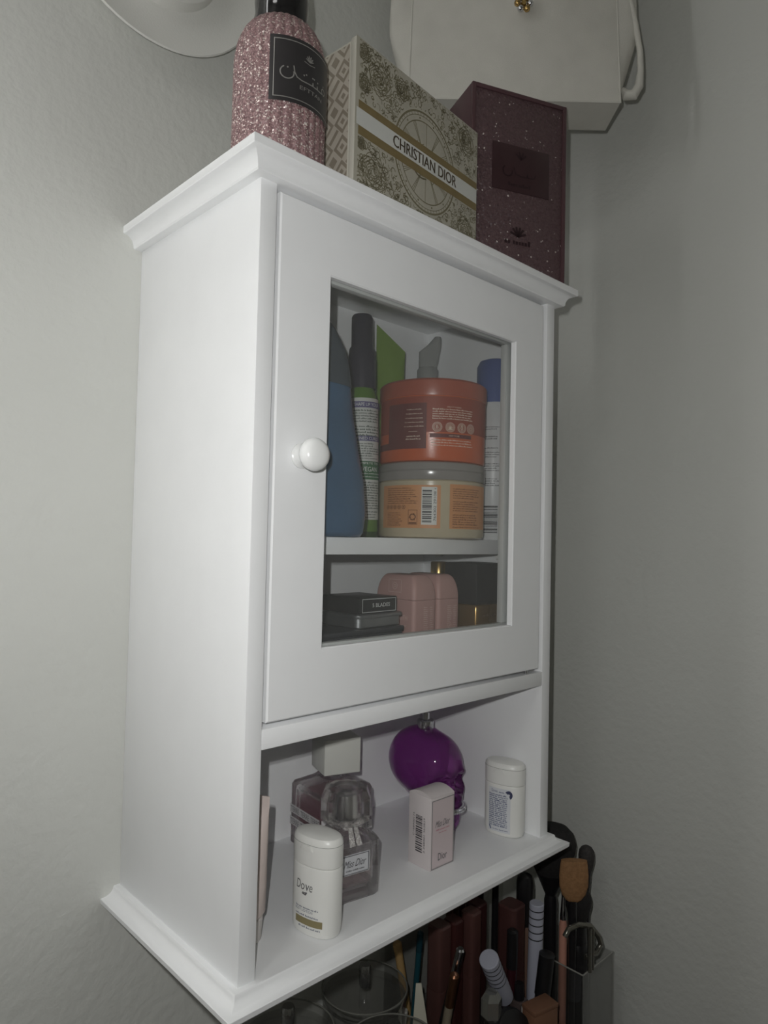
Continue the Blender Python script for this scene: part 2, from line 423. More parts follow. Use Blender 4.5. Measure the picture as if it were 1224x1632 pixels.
for a in (-62, -36, -12, 12, 36, 62):           # lotus emblem
    l = 0.0055 * (1 - 0.25 * abs(a) / 62); s_, c_ = math.sin(math.radians(a)), math.cos(math.radians(a))
    d.stroke([(cx, 0.0835), (cx + s_ * l * .5 - c_ * .0007, 0.0835 + c_ * l * .5), (cx + s_ * l, 0.0835 + c_ * l), (cx + s_ * l * .5 + c_ * .0007, 0.0835 + c_ * l * .5), (cx, 0.0835)], 0.0005)
d.stroke([(cx - .005, .0825), (cx, .0815), (cx + .005, .0825)], 0.0005)
# the calligraphic name: bowl and dot, tall stroke, long joined line with teeth and dots
d.stroke(arc(-0.0175, 0.0695, 0.0052, 120, 375, 20, 0.95), 0.0009); d.ring(-0.0172, 0.0735, 0, 0.0007, 8)
d.stroke([(-0.0125, 0.0755), (-0.0118, 0.0710), (-0.0098, 0.0676), (-0.0060, 0.0662), (0.0000, 0.0662), (0.0040, 0.0664), (0.0045, 0.0690), (0.0048, 0.0664), (0.0090, 0.0664), (0.0094, 0.0690), (0.0098, 0.0664), (0.0140, 0.0666), (0.0170, 0.0672)], 0.0009)
d.stroke(arc(0.0178, 0.0694, 0.0024, -80, 250, 14), 0.0009)
for x, y in ((-0.004, 0.0712), (-0.002, 0.0724), (0.0042, 0.0726), (0.0058, 0.0726), (0.0098, 0.0720), (0.0178, 0.0738)): d.ring(x, y, 0, 0.0007, 8)
d.text('EFTTAN', 0.004, 0.0605, 0.0030, sx=1.5)
d.build('lettering', lf, SILV, lb)

# ---- patterned gift box
b = thing('gift_box', 'beige filigree gift box with a lettered white band and a clock face', 'box', (0.0935, -0.2000, ZTOP), math.radians(5.3))
BW, BD, BH = 0.1868, 0.066, 0.1408
PAPER = mat('beige_paper', (176, 172, 158), 0.55, noise=0.04, nscale=50)
EDGE = mat('ivory_board', (205, 202, 190), 0.55)
OLIVE = mat('olive_print', (128, 122, 98), 0.5, noise=0.05)
GOLDP = mat('gold_band_print', (136, 120, 82), 0.42, metal=0.25, noise=0.05)
obj('lid', bx(0, BW, 0, 0.0065, 0, BH, 0.0008), EDGE, b)
obj('body', bx(0.0012, BW - 0.0012, 0.0075, BD, 0.0012, BH - 0.0012, 0.0006), EDGE, b)
mp = front(0.0)
fp = patch('front_panel', mp, 0.0, BW, 0.0, BH, PAPER, b, 1, 1); fp.location.y = -0.00005
clip = (0.004, BW - 0.001, 0.001, BH - 0.001)
d = Deco(clip); rng = random.Random(3)
BZ0, BZ1 = 0.0562, 0.0862         # band limits
CX, CZ, CR = 0.0990, 0.0705, 0.0478
def free(x, z): return (z > BZ1 + 0.0005 or z < BZ0 - 0.0005) and (x - CX) ** 2 + (z - CZ) ** 2 > (CR + 0.001) ** 2
for rx, rz, rr in ((0.030, 0.116, 0.016), (0.024, 0.030, 0.018), (0.062, 0.124, 0.010), (0.165, 0.122, 0.015), (0.166, 0.028, 0.015), (0.045, 0.008, 0.009), (0.010, 0.104, 0.008), (0.010, 0.130, 0.008), (0.008, 0.050, 0.006)):
    for q in range(3):                # rose: nested wobbling spirals
        pts = [(rx + rr * (0.12 + t / 62) * math.cos(t * 0.34 + q * 2.1) * (1 + 0.13 * math.sin(t * 1.3 + q)), rz + rr * (0.12 + t / 62) * math.sin(t * 0.34 + q * 2.1) * (1 + 0.13 * math.cos(t * 1.7))) for t in range(56)]
        run = []
        for p in pts:
            if free(*p): run.append(p)
            else:
                if len(run) > 1: d.stroke(run, 0.0007)
                run = []
        if len(run) > 1: d.stroke(run, 0.0007)
for _ in range(1500):                  # scrolling leaves between the roses
    x, z = rng.uniform(0.004, BW), rng.uniform(0.002, BH); a = rng.uniform(0, 6.28); k = rng.choice((-1, 1)) * rng.uniform(0.25, 0.6); l = rng.uniform(0.0008, 0.0014); run = []
    for t in range(rng.randint(6, 12)):
        if not free(x, z): break
        run.append((x, z)); x += l * math.cos(a); z += l * math.sin(a); a += k; k *= 1.06
    if len(run) > 2: d.stroke(run, rng.uniform(0.0004, 0.0009))
d.build('filigree', lift(mp, 0.0002), OLIVE, fp)
d = Deco()
def half(fn):                          # keeps the clock lines clear of the band
    fn(Deco((0, BW, BZ1, BH - 0.001))); fn(Deco((0, BW, 0.001, BZ0)))
DD = []
for cl_ in ((0, BW, BZ1, BH - 0.001), (0, BW, 0.001, BZ0)):
    q = Deco(cl_); q.ring(CX, CZ, CR - 0.0018, CR, 90); q.ring(CX, CZ, CR - 0.0100, CR - 0.0090, 80); q.ring(CX, CZ, CR - 0.0046, CR - 0.0040, 90)
    for k in range(60):
        a = k * PI / 30; q.stroke([(CX + (CR - .0040) * math.cos(a), CZ + (CR - .0040) * math.sin(a)), (CX + (CR - .0010) * math.cos(a), CZ + (CR - .0010) * math.sin(a))], 0.0006)
    for k in range(12):
        a = k * PI / 6 + 0.0
        for off in ((-0.05, 0.0, 0.05) if k % 3 else (0.0,)):
            q.stroke([(CX + 0.012 * math.cos(a + off * .3), CZ + 0.012 * math.sin(a + off * .3)), (CX + (CR - .0095) * math.cos(a + off), CZ + (CR - .0095) * math.sin(a + off))], 0.0006)
        q.ring(CX + (CR - .0068) * math.cos(a + .26), CZ + (CR - .0068) * math.sin(a + .26), 0, 0.0011, 6)
    for k in range(26):
        a = rng.uniform(0, 6.28); r = rng.uniform(0.008, 0.022)
        q.stroke([(CX + r * math.cos(a + t * .16) * (1 - t * .03), CZ + r * math.sin(a + t * .16) * (1 - t * .05)) for t in range(7)], 0.0008)
    DD.append(q)
for q in DD: d.F += [tuple(i + len(d.V) for i in f) for f in q.F]; d.V += q.V
d.build('clock_print', lift(mp, 0.0003), OLIVE, fp)
for z0, z1 in ((BZ1 - 0.0072, BZ1), (BZ0, BZ0 + 0.0078)):
    d = Deco(clip); d.rect(0.0012, BW - 0.001, z0, z1); d.build('gold_stripe', lift(mp, 0.0004), GOLDP, fp)
bd = patch('white_band', front(0.0, 0.0009), 0.0012, BW - 0.001, BZ0 + 0.0078, BZ1 - 0.0072, mat('band_white', (206, 207, 202), 0.5), b)
d = Deco()
for k in (-1, 0, 1): d.text('CHRISTIAN DIOR', 0.0992 + k * 0.00028, 0.0715, 0.0108, 0.0985)
d.build('lettering', front(0.0, 0.0012), mat('brown_ink', (112, 100, 82), 0.5), bd)
# side with the woven square pattern
mp = leftf(0.0012)
sp = patch('side_panel', mp, -BD + 0.001, -0.0085, 0.002, BH - 0.0035, mat('side_paper', (194, 187, 174), 0.55, noise=0.03), b, 1, 1)
d = Deco((-BD + 0.0012, -0.0087, 0.002, BH - 0.0037))
u1 = Vector((0.0105, 0.0112)); u2 = Vector((-0.0105, 0.0112))
def rh(c, k): return [tuple(c + (u1 * a + u2 * b_) * k) for a, b_ in ((.5, .5), (-.5, .5), (-.5, -.5), (.5, -.5))]
for i in range(-8, 14):
    for j in range(-8, 14):
        c = Vector((-0.036, 0.004)) + u1 * i + u2 * j
        if (i + j) % 2 == 0:
            o_, n_ = rh(c, 0.98), rh(c, 0.62)
            for k in range(4): d.poly([o_[k - 1], o_[k], n_[k], n_[k - 1]])
            d.poly(rh(c, 0.28))
        else:
            if i % 2:
                d.poly([tuple(c + u1 * a + u2 * b_) for a, b_ in ((-.45, -.12), (.45, -.12), (.45, .12), (-.45, .12))])
            else:
                d.poly(rh(c, 0.5))
d.build('weave_print', lift(mp, 0.0002), mat('taupe_print', (150, 141, 126), 0.55), sp)

# ---- maroon glitter box
b = thing('perfume_box', 'tall maroon glitter perfume box with a dark square label', 'box', (0.2864, -0.1700, ZTOP), math.radians(-22.7))
MW, MD, MH = 0.1210, 0.062, 0.2075
MAR = mat('maroon_card', (84, 60, 64), 0.4, noise=0.06, nscale=30)
MGL = glitter('maroon_glitter', (76, 56, 60), (100, 78, 80), (240, 230, 226), 620, 0.986, 0.5, 0.7, (0.05, 0.95))
obj('body', bx(0, MW, 0.004, MD, 0, MH, 0.0006), MAR, b)
obj('front_panel', bx(0.0045, MW - 0.0045, 0.0016, 0.0045, 0.0, MH - 0.0045, 0.0004), MGL, b)
for a in ((0, 0.0045, 0, MH), (MW - 0.0045, MW, 0, MH), (0.0045, MW - 0.0045, MH - 0.0045, MH)):
    obj('frame_strip', bx(a[0], a[1], 0.0, 0.0045, a[2], a[3], 0.0005), MAR, b)
pl = obj('label', bx(0.026, 0.099, 0.0006, 0.0018, 0.096, 0.148, 0.0003), mat('dark_plum_card', (60, 40, 43), 0.35, noise=0.05), b)
d = Deco(); mp = front(0.0006)
for a in (-50, -18, 18, 50): d.stroke([(0.062, .1335), (0.062 + .008 * math.sin(math.radians(a)), .1335 + .008 * math.cos(math.radians(a)))], 0.002)
d.stroke(arc(0.045, 0.118, 0.006, 130, 370), 0.0013); d.stroke([(0.053, .123), (0.055, .116), (0.062, .1145), (0.070, .1145), (0.0705, .118), (0.071, .1145), (0.079, .115), (0.081, .119)], 0.0013)
d.micro(0.046, 0.078, 0.102, 0.005)
d.build('lettering', mp, mat('plum_ink', (46, 30, 34), 0.4), pl)
d = Deco()
for a in (-70, -40, -14, 14, 40, 70): d.stroke([(0.066, .026), (0.066 + .010 * math.sin(math.radians(a)), .026 + .010 * math.cos(math.radians(a)))], 0.0026)
d.micro(0.049, 0.083, 0.0165, 0.0075)
d.V = [(x - 0.006, z + 0.021) for x, z in d.V]
d.build('emblem', front(0.0014), MATS['plum_ink'], b)

# ---- the bag hanging in the corner
BC = mat('canvas', (200, 198, 190), 0.85, bump=0.5, bscale=900, bdist=0.0004, noise=0.04, nscale=35)
Rh = Vector((R_.x, R_.y, 0)).normalized(); Fh = Vector((F_.x, F_.y, 0)).normalized()
DP = 0.83
o0 = CAM + F_ * DP; zb = 0.8770
bag = thing('canvas_bag', 'off-white canvas bag hanging in the corner above the boxes', 'bag', (0, 0, 0))
def bagp(l, dpt, z): v = CAM + Fh * dpt + Rh * l; return (v.x, v.y, z)
lx0, lx1, th, top = 0.0185, 0.2765, 0.058, 0.30
def soft_panel(fn, nu, nv):
    V = [fn(i / nu, j / nv) for j in range(nv + 1) for i in range(nu + 1)]
    return V, [(j * (nu + 1) + i, j * (nu + 1) + i + 1, (j + 1) * (nu + 1) + i + 1, (j + 1) * (nu + 1) + i) for j in range(nv) for i in range(nu)]
def wob(u, v): return 0.0022 * math.sin(3.1 * u + 5 * v) + 0.0016 * math.sin(9 * u - 4 * v + 1)
def edge(u): return 4 * u * (1 - u)
def cl(u, v, s): return s * (1 - 0.0 * v)
def frontp(u, v):
    taper = 0.006 * v
    return bagp(lx0 + taper + (lx1 - lx0 - 2 * taper) * u, DP + 0.020 * v + wob(u, v) * edge(u) * min(1, 6 * v) - 0.012 * edge(u) * math.sin(PI * min(1, v * 1.1)), zb + 0.0035 * (1 - u) * 0 + top * v)
def backp(u, v):
    taper = 0.006 * v
    return bagp(lx0 + taper + (lx1 - lx0 - 2 * taper) * u, DP + th - 0.020 * v, zb + top * v)
def botp(u, v): return bagp(lx0 + (lx1 - lx0) * u, DP + th * v, zb - 0.0015 * edge(u) * edge(v))
def sidep(sgn):
    def f(u, v):
        a = Vector(frontp(1 if sgn > 0 else 0, v)); b_ = Vector(backp(1 if sgn > 0 else 0, v)); p = a.lerp(b_, u)
        bulge = 0.030 * (4 * u * (1 - u)) ** 0.8 * min(1, v * 3.2) * (1 - 0.25 * v)
        return tuple(p + Rh * sgn * bulge - Fh * (0.012 * edge(u) * min(1, 3 * v)))
    return f
obj('front_panel', soft_panel(frontp, 40, 24), BC, bag, ang=60)
obj('back_panel', soft_panel(backp, 8, 6), BC, bag, ang=60)
obj('bottom_panel', soft_panel(botp, 12, 6), BC, bag, ang=60)
for sg in (1, -1): obj('side_gusset', soft_panel(sidep(sg), 14, 20), BC, bag, ang=60)
obj('bottom_seam', tube([bagp(lx0 + (lx1 - lx0) * k / 20, DP - 0.0006, zb) for k in range(21)], 0.0011, 8), BC, bag)
for k_ in (0, 1):
    obj('side_seam', tube([frontp(k_, v / 12) for v in range(13)], 0.0010, 8), BC, bag)
pp = [bagp(lx1 + l, DP + dd, zb + z) for l, dd, z in ((0.012, 0.012, 0.15), (0.021, 0.010, 0.105), (0.026, 0.008, 0.07), (0.027, 0.008, 0.045), (0.025, 0.008, 0.026), (0.019, 0.009, 0.016), (0.011, 0.012, 0.017), (0.007, 0.016, 0.026))]
obj('piping_loop', tube(pp, [0.0035, 0.0035, 0.0036, 0.004, 0.0055, 0.0065, 0.006, 0.004], 12), BC, bag)
for sg in (0.085, 0.21):
    obj('strap', tube([bagp(sg, DP + 0.03, zb + top - 0.01), bagp(0.1475 + (sg - 0.1475) * 0.7, DP + 0.06, zb + top + 0.05), bagp(0.1475, DP + 0.165, zb + top + 0.115)], 0.006, 10), BC, bag)
fl = (CAM + F_ * 1).copy()
def flower(name, l, dd, z, r):
    c = Vector(bagp(l, dd, z)); g = obj(name, lathe([(0, 0.004), (r * .25, 0.004), (r * .3, 0.002), (r * .3, 0), (0, 0)], 12), GOLD, bag, loc=c)
    q = (-Fh).to_track_quat('Z', 'Y'); g.rotation_mode = 'QUATERNION'; g.rotation_quaternion = q
    for k in range(6):
        a = k * PI / 3
        obj('bead', lathe([(0, -r * .3)] + [(r * .34 * math.cos(t), r * .34 * math.sin(t)) for t in (-.9, -.4, 0, .4, .9)] + [(0, r * .34)], 12), GOLD if k % 2 else CHROME, g, loc=(r * .66 * math.cos(a), r * .66 * math.sin(a), r * .2))
flower('flower_charm', 0.1535, DP - 0.016, zb + 0.1075, 0.0115)
obj('side_rivet', lathe([(0, -0.0042), (0.003, -0.003), (0.0042, 0), (0.003, 0.003), (0, 0.0042)], 14), GOLD, bag, loc=bagp(-0.0115, DP + 0.012, zb + 0.0445))
hk = thing('wall_hook', 'small metal hook in the wall corner that carries the canvas bag', 'hook', (0, 0, 0))
obj('hook_plate', box((0.62, -0.006, 1.285), (0.03, 0.012, 0.05), 0.002), CHROME, hk)
hp = Vector(bagp(0.1475, DP + 0.165, zb + top + 0.115))
obj('hook_arm', tube([(0.615, -0.012, 1.275), (hp.x + 0.01, hp.y + 0.02, hp.z - 0.008), (hp.x, hp.y, hp.z - 0.008), (hp.x - 0.012, hp.y - 0.012, hp.z + 0.015)], 0.004, 8), CHROME, hk)

# ---- the hat on the back wall
hat = thing('sun_hat', 'white round brimmed hat hanging flat on the wall', 'hat', (-0.0033, -0.003, 0.915), rot=(PI / 2, 0, 0))
HM = mat('white_felt', (222, 222, 217), 0.8, bump=0.2, bscale=500)
HR = 0.1096
obj('brim', lathe([(0.066, 0.014), (0.078, 0.013), (0.095, 0.015), (HR, 0.020), (HR + 0.0012, 0.0185), (HR, 0.017), (0.095, 0.011), (0.078, 0.009), (0.066, 0.009)], 72), HM, hat)
obj('crown', lathe([(0.0690, 0.010), (0.0680, 0.016), (0.066, 0.026), (0.060, 0.031), (0.03, 0.0335), (0, 0.034)], 72), HM, hat)
# ================================================================== behind the glass, upper shelf
ZS = 0.3420
# ---- stacked tubs
JX, JY, JR = 0.281, -0.126, 0.0575
b = thing('body_cream_tub', 'clear tub of cream with peach labels under the orange tub', 'tub', (JX, JY, ZS), -math.radians(44))
CREAM = mat('cream_filling', (196, 186, 160), 0.5, sss=0.0, noise=0.05, nscale=30)
obj('body', lathe([(0, 0), (JR - 0.004, 0), (JR - 0.001, 0.0015), (JR, 0.005), (JR, 0.0590), (JR - 0.0015, 0.0605), (0, 0.0605)], 64), mat('tub_plastic', (190, 178, 152), 0.22, noise=0.10, nscale=22), b)
obj('lid', lathe([(0, 0.0605), (JR + 0.0002, 0.0605), (JR + 0.001, 0.062), (JR + 0.001, 0.0695), (JR + 0.0002, 0.0700), (JR + 0.001, 0.0710), (JR + 0.0002, 0.0775), (JR - 0.0015, 0.0788), (0, 0.0788)], 64), mat('lid_smoke', (142, 138, 134), 0.2, noise=0.06, nscale=40), b)
PEACH = mat('peach_label', (206, 146, 96), 0.5, noise=0.03)
BRN = mat('brown_print', (110, 62, 30), 0.5)
mp = cyl(JR, 0.0004)
l1 = patch('label', mp, -0.0640, 0.0060, 0.0105, 0.0545, PEACH, b, 24)
l2 = patch('label', mp, 0.0155, 0.0720, 0.0105, 0.0560, PEACH, b, 24)
d = Deco(); d.para(-0.055, -0.0165, 0.0530, 8, 0.0022, 0.0015)
for k in range(5): d.ring(-0.0545 + k * 0.0054, 0.0320, 0.0017, 0.0022, 16); d.ring(-0.0545 + k * 0.0054, 0.0320, 0, 0.0009, 8)
d.para(-0.055, -0.034, 0.0275, 7, 0.0021, 0.0014)
d.frame(-0.0275, -0.0175, 0.0140, 0.0290, 0.0005); d.rect(-0.0265, -0.0185, 0.0148, 0.0164)
for k in range(3):                                              # recycling arrows
    a = PI / 2 + k * 2 * PI / 3; d.stroke([(-0.0225 + .0030 * math.cos(a + t), 0.0218 + .0030 * math.sin(a + t)) for t in (0.25, 0.7, 1.15, 1.6)], 0.0012)
    q = a + 1.75; d.poly([(-0.0225 + .0045 * math.cos(q - .15), 0.0218 + .0045 * math.sin(q - .15)), (-0.0225 + .0016 * math.cos(q - .15), 0.0218 + .0016 * math.sin(q - .15)), (-0.0225 + .0031 * math.cos(q + .5), 0.0218 + .0031 * math.sin(q + .5))])
d.build('print', lift(mp, 0.0002), BRN, l1)
wp = patch('barcode_field', lift(mp, 0.0002), -0.0135, 0.0022, 0.0140, 0.0525, mat('paper_white', (214, 214, 208), 0.5), l1, 8)
d = Deco(); d.barcode(-0.0125, -0.0030, 0.0165, 0.0500, True); d.text('764302 29108', 0.0002, 0.033, 0.0026, 0.030, rot=PI / 2); d.text('4', 0.0004, 0.0508, 0.0020, rot=PI / 2)
d.build('barcode', lift(mp, 0.0004), INK, l1)
d = Deco(); d.para(0.0190, 0.0560, 0.0530, 5, 0.0023, 0.0016); d.para(0.0190, 0.0560, 0.0400, 5, 0.0023, 0.0016); d.para(0.0190, 0.0560, 0.0265, 5, 0.0024, 0.0018); d.micro(0.019, 0.056, 0.0118, 0.0013)
d.build('print', lift(mp, 0.0002), BRN, l2)

b = thing('hair_mask_tub', 'orange tub with a brown lid on top of the peach tub', 'tub', (JX, JY, ZS + 0.0789), -math.radians(44))
obj('body', lathe([(0, 0), (JR - 0.004, 0), (JR - 0.0012, 0.0012), (JR - 0.0002, 0.004), (JR - 0.0002, 0.068), (0, 0.068)], 64), mat('orange_plastic', (196, 92, 46), 0.28, noise=0.05, nscale=25), b)
obj('lid', lathe([(0, 0.068), (JR + 0.0008, 0.068), (JR + 0.0012, 0.0695), (JR + 0.0012, 0.0835), (JR - 0.001, 0.0858), (0, 0.0862)], 64), mat('rust_lid', (164, 82, 60), 0.3, noise=0.04), b)
mp = cyl(JR, 0.0003)
PLUM = mat('plum_label', (104, 48, 46), 0.45, noise=0.03); RUST = mat('rust_label', (146, 62, 42), 0.45, noise=0.03)
CRM = mat('cream_print', (226, 208, 190), 0.5)
l0 = patch('label_band', mp, -0.075, 0.085, 0.0300, 0.0670, RUST, b, 40)
l1 = patch('plum_panel', lift(mp, 0.0002), -0.0560, -0.0100, 0.0130, 0.0600, PLUM, b, 20)
patch('plum_strip', mp, -0.080, -0.0420, 0.0130, 0.0200, PLUM, b, 12)
patch('plum_bar', lift(mp, 0.0002), -0.0065, 0.040, 0.0245, 0.0285, PLUM, b, 16)
d = Deco()
for k, z in enumerate((0.0535, 0.0490, 0.0445, 0.0402, 0.0360)):
    d.text('NO', -0.0300 - k * 0.0007, z, 0.0013); d.micro(-0.0285 - k * 0.0005, -0.0150 + k * 0.0008, z - 0.0006, 0.0013)
d.rect(-0.0290, -0.0190, 0.0305, 0.0308); d.micro(-0.0310, -0.0165, 0.0252, 0.0017); d.micro(-0.0320, -0.0155, 0.0222, 0.0017)
d.text('WHY IT WORKS', 0.0185, 0.0560, 0.0015); d.para(-0.004, 0.0420, 0.0553, 5, 0.0024, 0.0017, 0.08)
for k, x in enumerate((0.0010, 0.0145, 0.0275, 0.0390)):
    d.ring(x, 0.0352, 0.0030, 0.0034, 24)
    for j in range(20):
        a = j * PI / 10; d.stroke([(x + .0041 * math.cos(a), .0352 + .0041 * math.sin(a)), (x + .0051 * math.cos(a), .0352 + .0051 * math.sin(a))], 0.0007)
d.text('B', 0.0010, 0.0352, 0.0036)
for a in range(7): d.stroke([(0.0145, 0.0332), (0.0145 + .0026 * math.sin((a - 3) * .55), 0.0332 + .0042 * math.cos((a - 3) * .55))], 0.0007)
d.stroke([(0.0275, 0.0378), (0.0262, 0.0350), (0.0275, 0.0330), (0.0288, 0.0350), (0.0275, 0.0378)], 0.0007); d.ring(0.0390, 0.0352, 0.0012, 0.0020, 12)
d.text('HOW TO USE', 0.0190, 0.0265, 0.0013); d.para(-0.0050, 0.0420, 0.0240, 3, 0.0027, 0.0016, 0.05)
d.build('print', lift(mp, 0.0005), CRM, l0)

# ---- white aerosol can with blue cap
b = thing('spray_can', 'white can with a blue cap at the right behind the glass', 'can', (0.3625, -0.1480, ZS), -math.radians(50))
RC = 0.0205
obj('body', lathe([(0, 0), (RC - 0.001, 0), (RC, 0.0015), (RC, 0.155), (RC - 0.001, 0.157), (0, 0.157)], 48), mat('can_white', (212, 213, 214), 0.35, noise=0.02), b)
obj('cap', lathe([(0, 0.157), (RC + 0.0003, 0.157), (RC + 0.0003, 0.200), (RC - 0.003, 0.2065), (RC - 0.010, 0.209), (0, 0.2095)], 48), mat('blue_cap', (66, 86, 146), 0.35, noise=0.03), b)
mp = cyl(RC, 0.0003); d = Deco()
for z, n in ((0.130, 2), (0.119, 2), (0.106, 1), (0.101, 3), (0.088, 4), (0.071, 4)): d.para(-0.019, 0.012, z, n, 0.0025, 0.0016, 0.35)
d.barcode(-0.0165, 0.0045, 0.008, 0.0400, True); d.text('3 76937 02103', 0.0078, 0.024, 0.0022, 0.026, rot=PI / 2)
d.build('print', mp, INK, b)

# ---- curl spray
b = thing('curl_spray_bottle', 'green spray bottle with a black cap and a white VEGAN label', 'bottle', (0.2180, -0.0820, ZS), -math.radians(28), rot=(0, math.radians(-1.0), -math.radians(28)))
GRN = mat('green_bottle', (92, 128, 54), 0.2, noise=0.06); DGR = mat('dark_green_bottle', (52, 74, 38), 0.2)
RS = 0.0182
obj('body', lathe([(0, 0), (RS - 0.002, 0), (RS, 0.003), (RS, 0.018), (RS - 0.0005, 0.125), (RS - 0.002, 0.152), (RS - 0.005, 0.160), (0.0120, 0.1635), (0, 0.1635)], 48), GRN, b)
capk = obj('spray_cap', lathe([(0, 0.160), (0.0150, 0.160), (0.0150, 0.192), (0.0138, 0.204), (0.0118, 0.207), (0.0115, 0.2385), (0.0100, 0.2410), (0, 0.2415)], 36), mat('navy_black_plastic', (52, 49, 62), 0.35), b)
obj('cap_base', lathe([(0, 0.0), (RS + 0.0002, 0.0), (RS + 0.0006, 0.0015), (RS + 0.0006, 0.0058), (0, 0.0058)], 40), DGR, b)
mp = cyl(RS, 0.0003)
lw = patch('label', lambda s, t: (lambda r: (r * math.sin(s / RS), -r * math.cos(s / RS), t))(RS + 0.0004 if t < 0.125 else RS - 0.0005 + 0.0004), -0.030, 0.030, 0.0185, 0.1480, mat('label_white', (206, 208, 204), 0.45), b, 28, 6)
mp = cyl(RS, 0.0007)
PUR = mat('purple_band', (92, 86, 130), 0.5); FOR = mat('forest_band', (66, 112, 76), 0.5); WPR = mat('white_print', (226, 228, 226), 0.5)
d = Deco(); d.rect(-0.028, 0.028, 0.1375, 0.1440); d.build('purple_band', mp, PUR, lw)
d = Deco(); d.rect(-0.028, 0.028, 0.1020, 0.1075); d.build('purple_band', mp, PUR, lw)
d = Deco(); d.rect(-0.028, 0.028, 0.0610, 0.0805); d.build('green_band', mp, FOR, lw)
m2 = cyl(RS, 0.0009)
d = Deco(); d.text('SHAPE UP YOUR', 0.0020, 0.1408, 0.0036, 0.0290); d.build('white_lettering', m2, WPR, lw)
d = Deco(); d.text('DEFINED CURLS', 0.0005, 0.1047, 0.0033, 0.0300); d.build('white_lettering', m2, WPR, lw)
d = Deco(); d.text('VEGAN', 0.0050, 0.0720, 0.0050, 0.0185)
d.text('I COMPETE TO', 0.001, 0.0782, 0.0022, 0.030); d.micro(-0.016, 0.022, 0.0668, 0.0014); d.micro(-0.016, 0.022, 0.0635, 0.0014); d.build('white_lettering', m2, WPR, lw)
d = Deco(); d.para(-0.020, 0.020, 0.1365, 5, 0.0029, 0.0020, 0.15); d.para(-0.020, 0.020, 0.1195, 4, 0.0031, 0.0024, 0.1); d.para(-0.020, 0.020, 0.1010, 7, 0.0026, 0.0018, 0.3)
d.para(-0.020, 0.020, 0.0598, 11, 0.0027, 0.0020, 0.1); d.para(-0.012, 0.020, 0.0290, 3, 0.0028, 0.0017, 0.3)
d.build('small_print', m2, mat('green_grey_ink', (74, 86, 76), 0.6), lw)

# ---- blue pouch
BL = mat('blue_film', (70, 100, 130), 0.3, noise=0.12, nscale=14, bump=0.5, bscale=40, bdist=0.003)
b = thing('plastic_pouch', 'tall dark blue plastic pouch leaning at the left behind the glass', 'pouch', (0.1060, -0.1570, ZS))
rings = []
for z, x0, x1, t in ((0, -0.030, 0.0370, 0.014), (0.004, -0.036, 0.0400, 0.017), (0.02, -0.042, 0.0425, 0.019), (0.05, -0.046, 0.0400, 0.019), (0.08, -0.048, 0.0330, 0.018), (0.11, -0.050, 0.0270, 0.016), (0.135, -0.051, 0.0240, 0.013), (0.150, -0.052, 0.0225, 0.010), (0.168, -0.052, 0.0180, 0.0075), (0.186, -0.051, 0.0050, 0.006), (0.198, -0.048, -0.010, 0.004), (0.206, -0.040, -0.022, 0.0025)):
    rings.append(oval((x1 - x0) / 2, t, z, 36, 2.6, (x0 + x1) / 2, -0.25 * abs(z - 0.1) * 0.1))
obj('film_body', loft(rings), BL, b, ang=60)
obj('dark_panel', loft([oval((x1 - x0) / 2 + 0.0007, t + 0.0007, z, 36, 2.6, (x0 + x1) / 2, -0.25 * abs(z - 0.1) * 0.1) for z, x0, x1, t in ((0.1355, -0.051, 0.0240, 0.013), (0.150, -0.052, 0.0225, 0.010), (0.168, -0.052, 0.0180, 0.0075), (0.186, -0.051, 0.0050, 0.006), (0.198, -0.048, -0.010, 0.004), (0.2065, -0.040, -0.022, 0.0025))]), mat('slate_film', (72, 80, 88), 0.35, noise=0.15, nscale=18), b, ang=60)
obj('torn_tab', loft([[(-0.0110, -0.0195, 0.046), (-0.0105, -0.0195, 0.036), (-0.0100, -0.0190, 0.036)], [(-0.0040, -0.0200, 0.0375), (-0.0042, -0.0200, 0.0360), (-0.0042, -0.0194, 0.0360)]]), mat('foil_white', (190, 200, 208), 0.3), b)

# ---- green tube with crimped end
b = thing('cream_tube', 'lime green squeeze tube standing crimp up behind the tubs', 'tube', (0.2935, -0.0440, ZS), -math.radians(44))
LIME = mat('lime_plastic', (116, 146, 58), 0.35, noise=0.07, nscale=18)
obj('cap', lathe([(0, 0), (0.017, 0), (0.0175, 0.002), (0.0175, 0.024), (0.0165, 0.026), (0, 0.026)], 32), mat('dark_cap', (70, 84, 48), 0.4), b)
rings = [oval(0.0155, 0.0155, 0.026, 32, 2), oval(0.0165, 0.0165, 0.034, 32, 2), oval(0.0165, 0.0150, 0.09, 32, 2), oval(0.0168, 0.0110, 0.15, 32, 2), oval(0.0172, 0.0055, 0.205, 32, 2)]
rings.append([(x, y, 0.228 - (x + 0.0175) * 0.30) for x, y, z in oval(0.0175, 0.0020, 0, 32, 2)]); rings.append([(x, y * 0.06, 0.2570 - (x + 0.0175) * 0.95) for x, y, z in oval(0.0175, 0.0120, 0, 32, 2)])
obj('tube_body', loft(rings), LIME, b, ang=50)

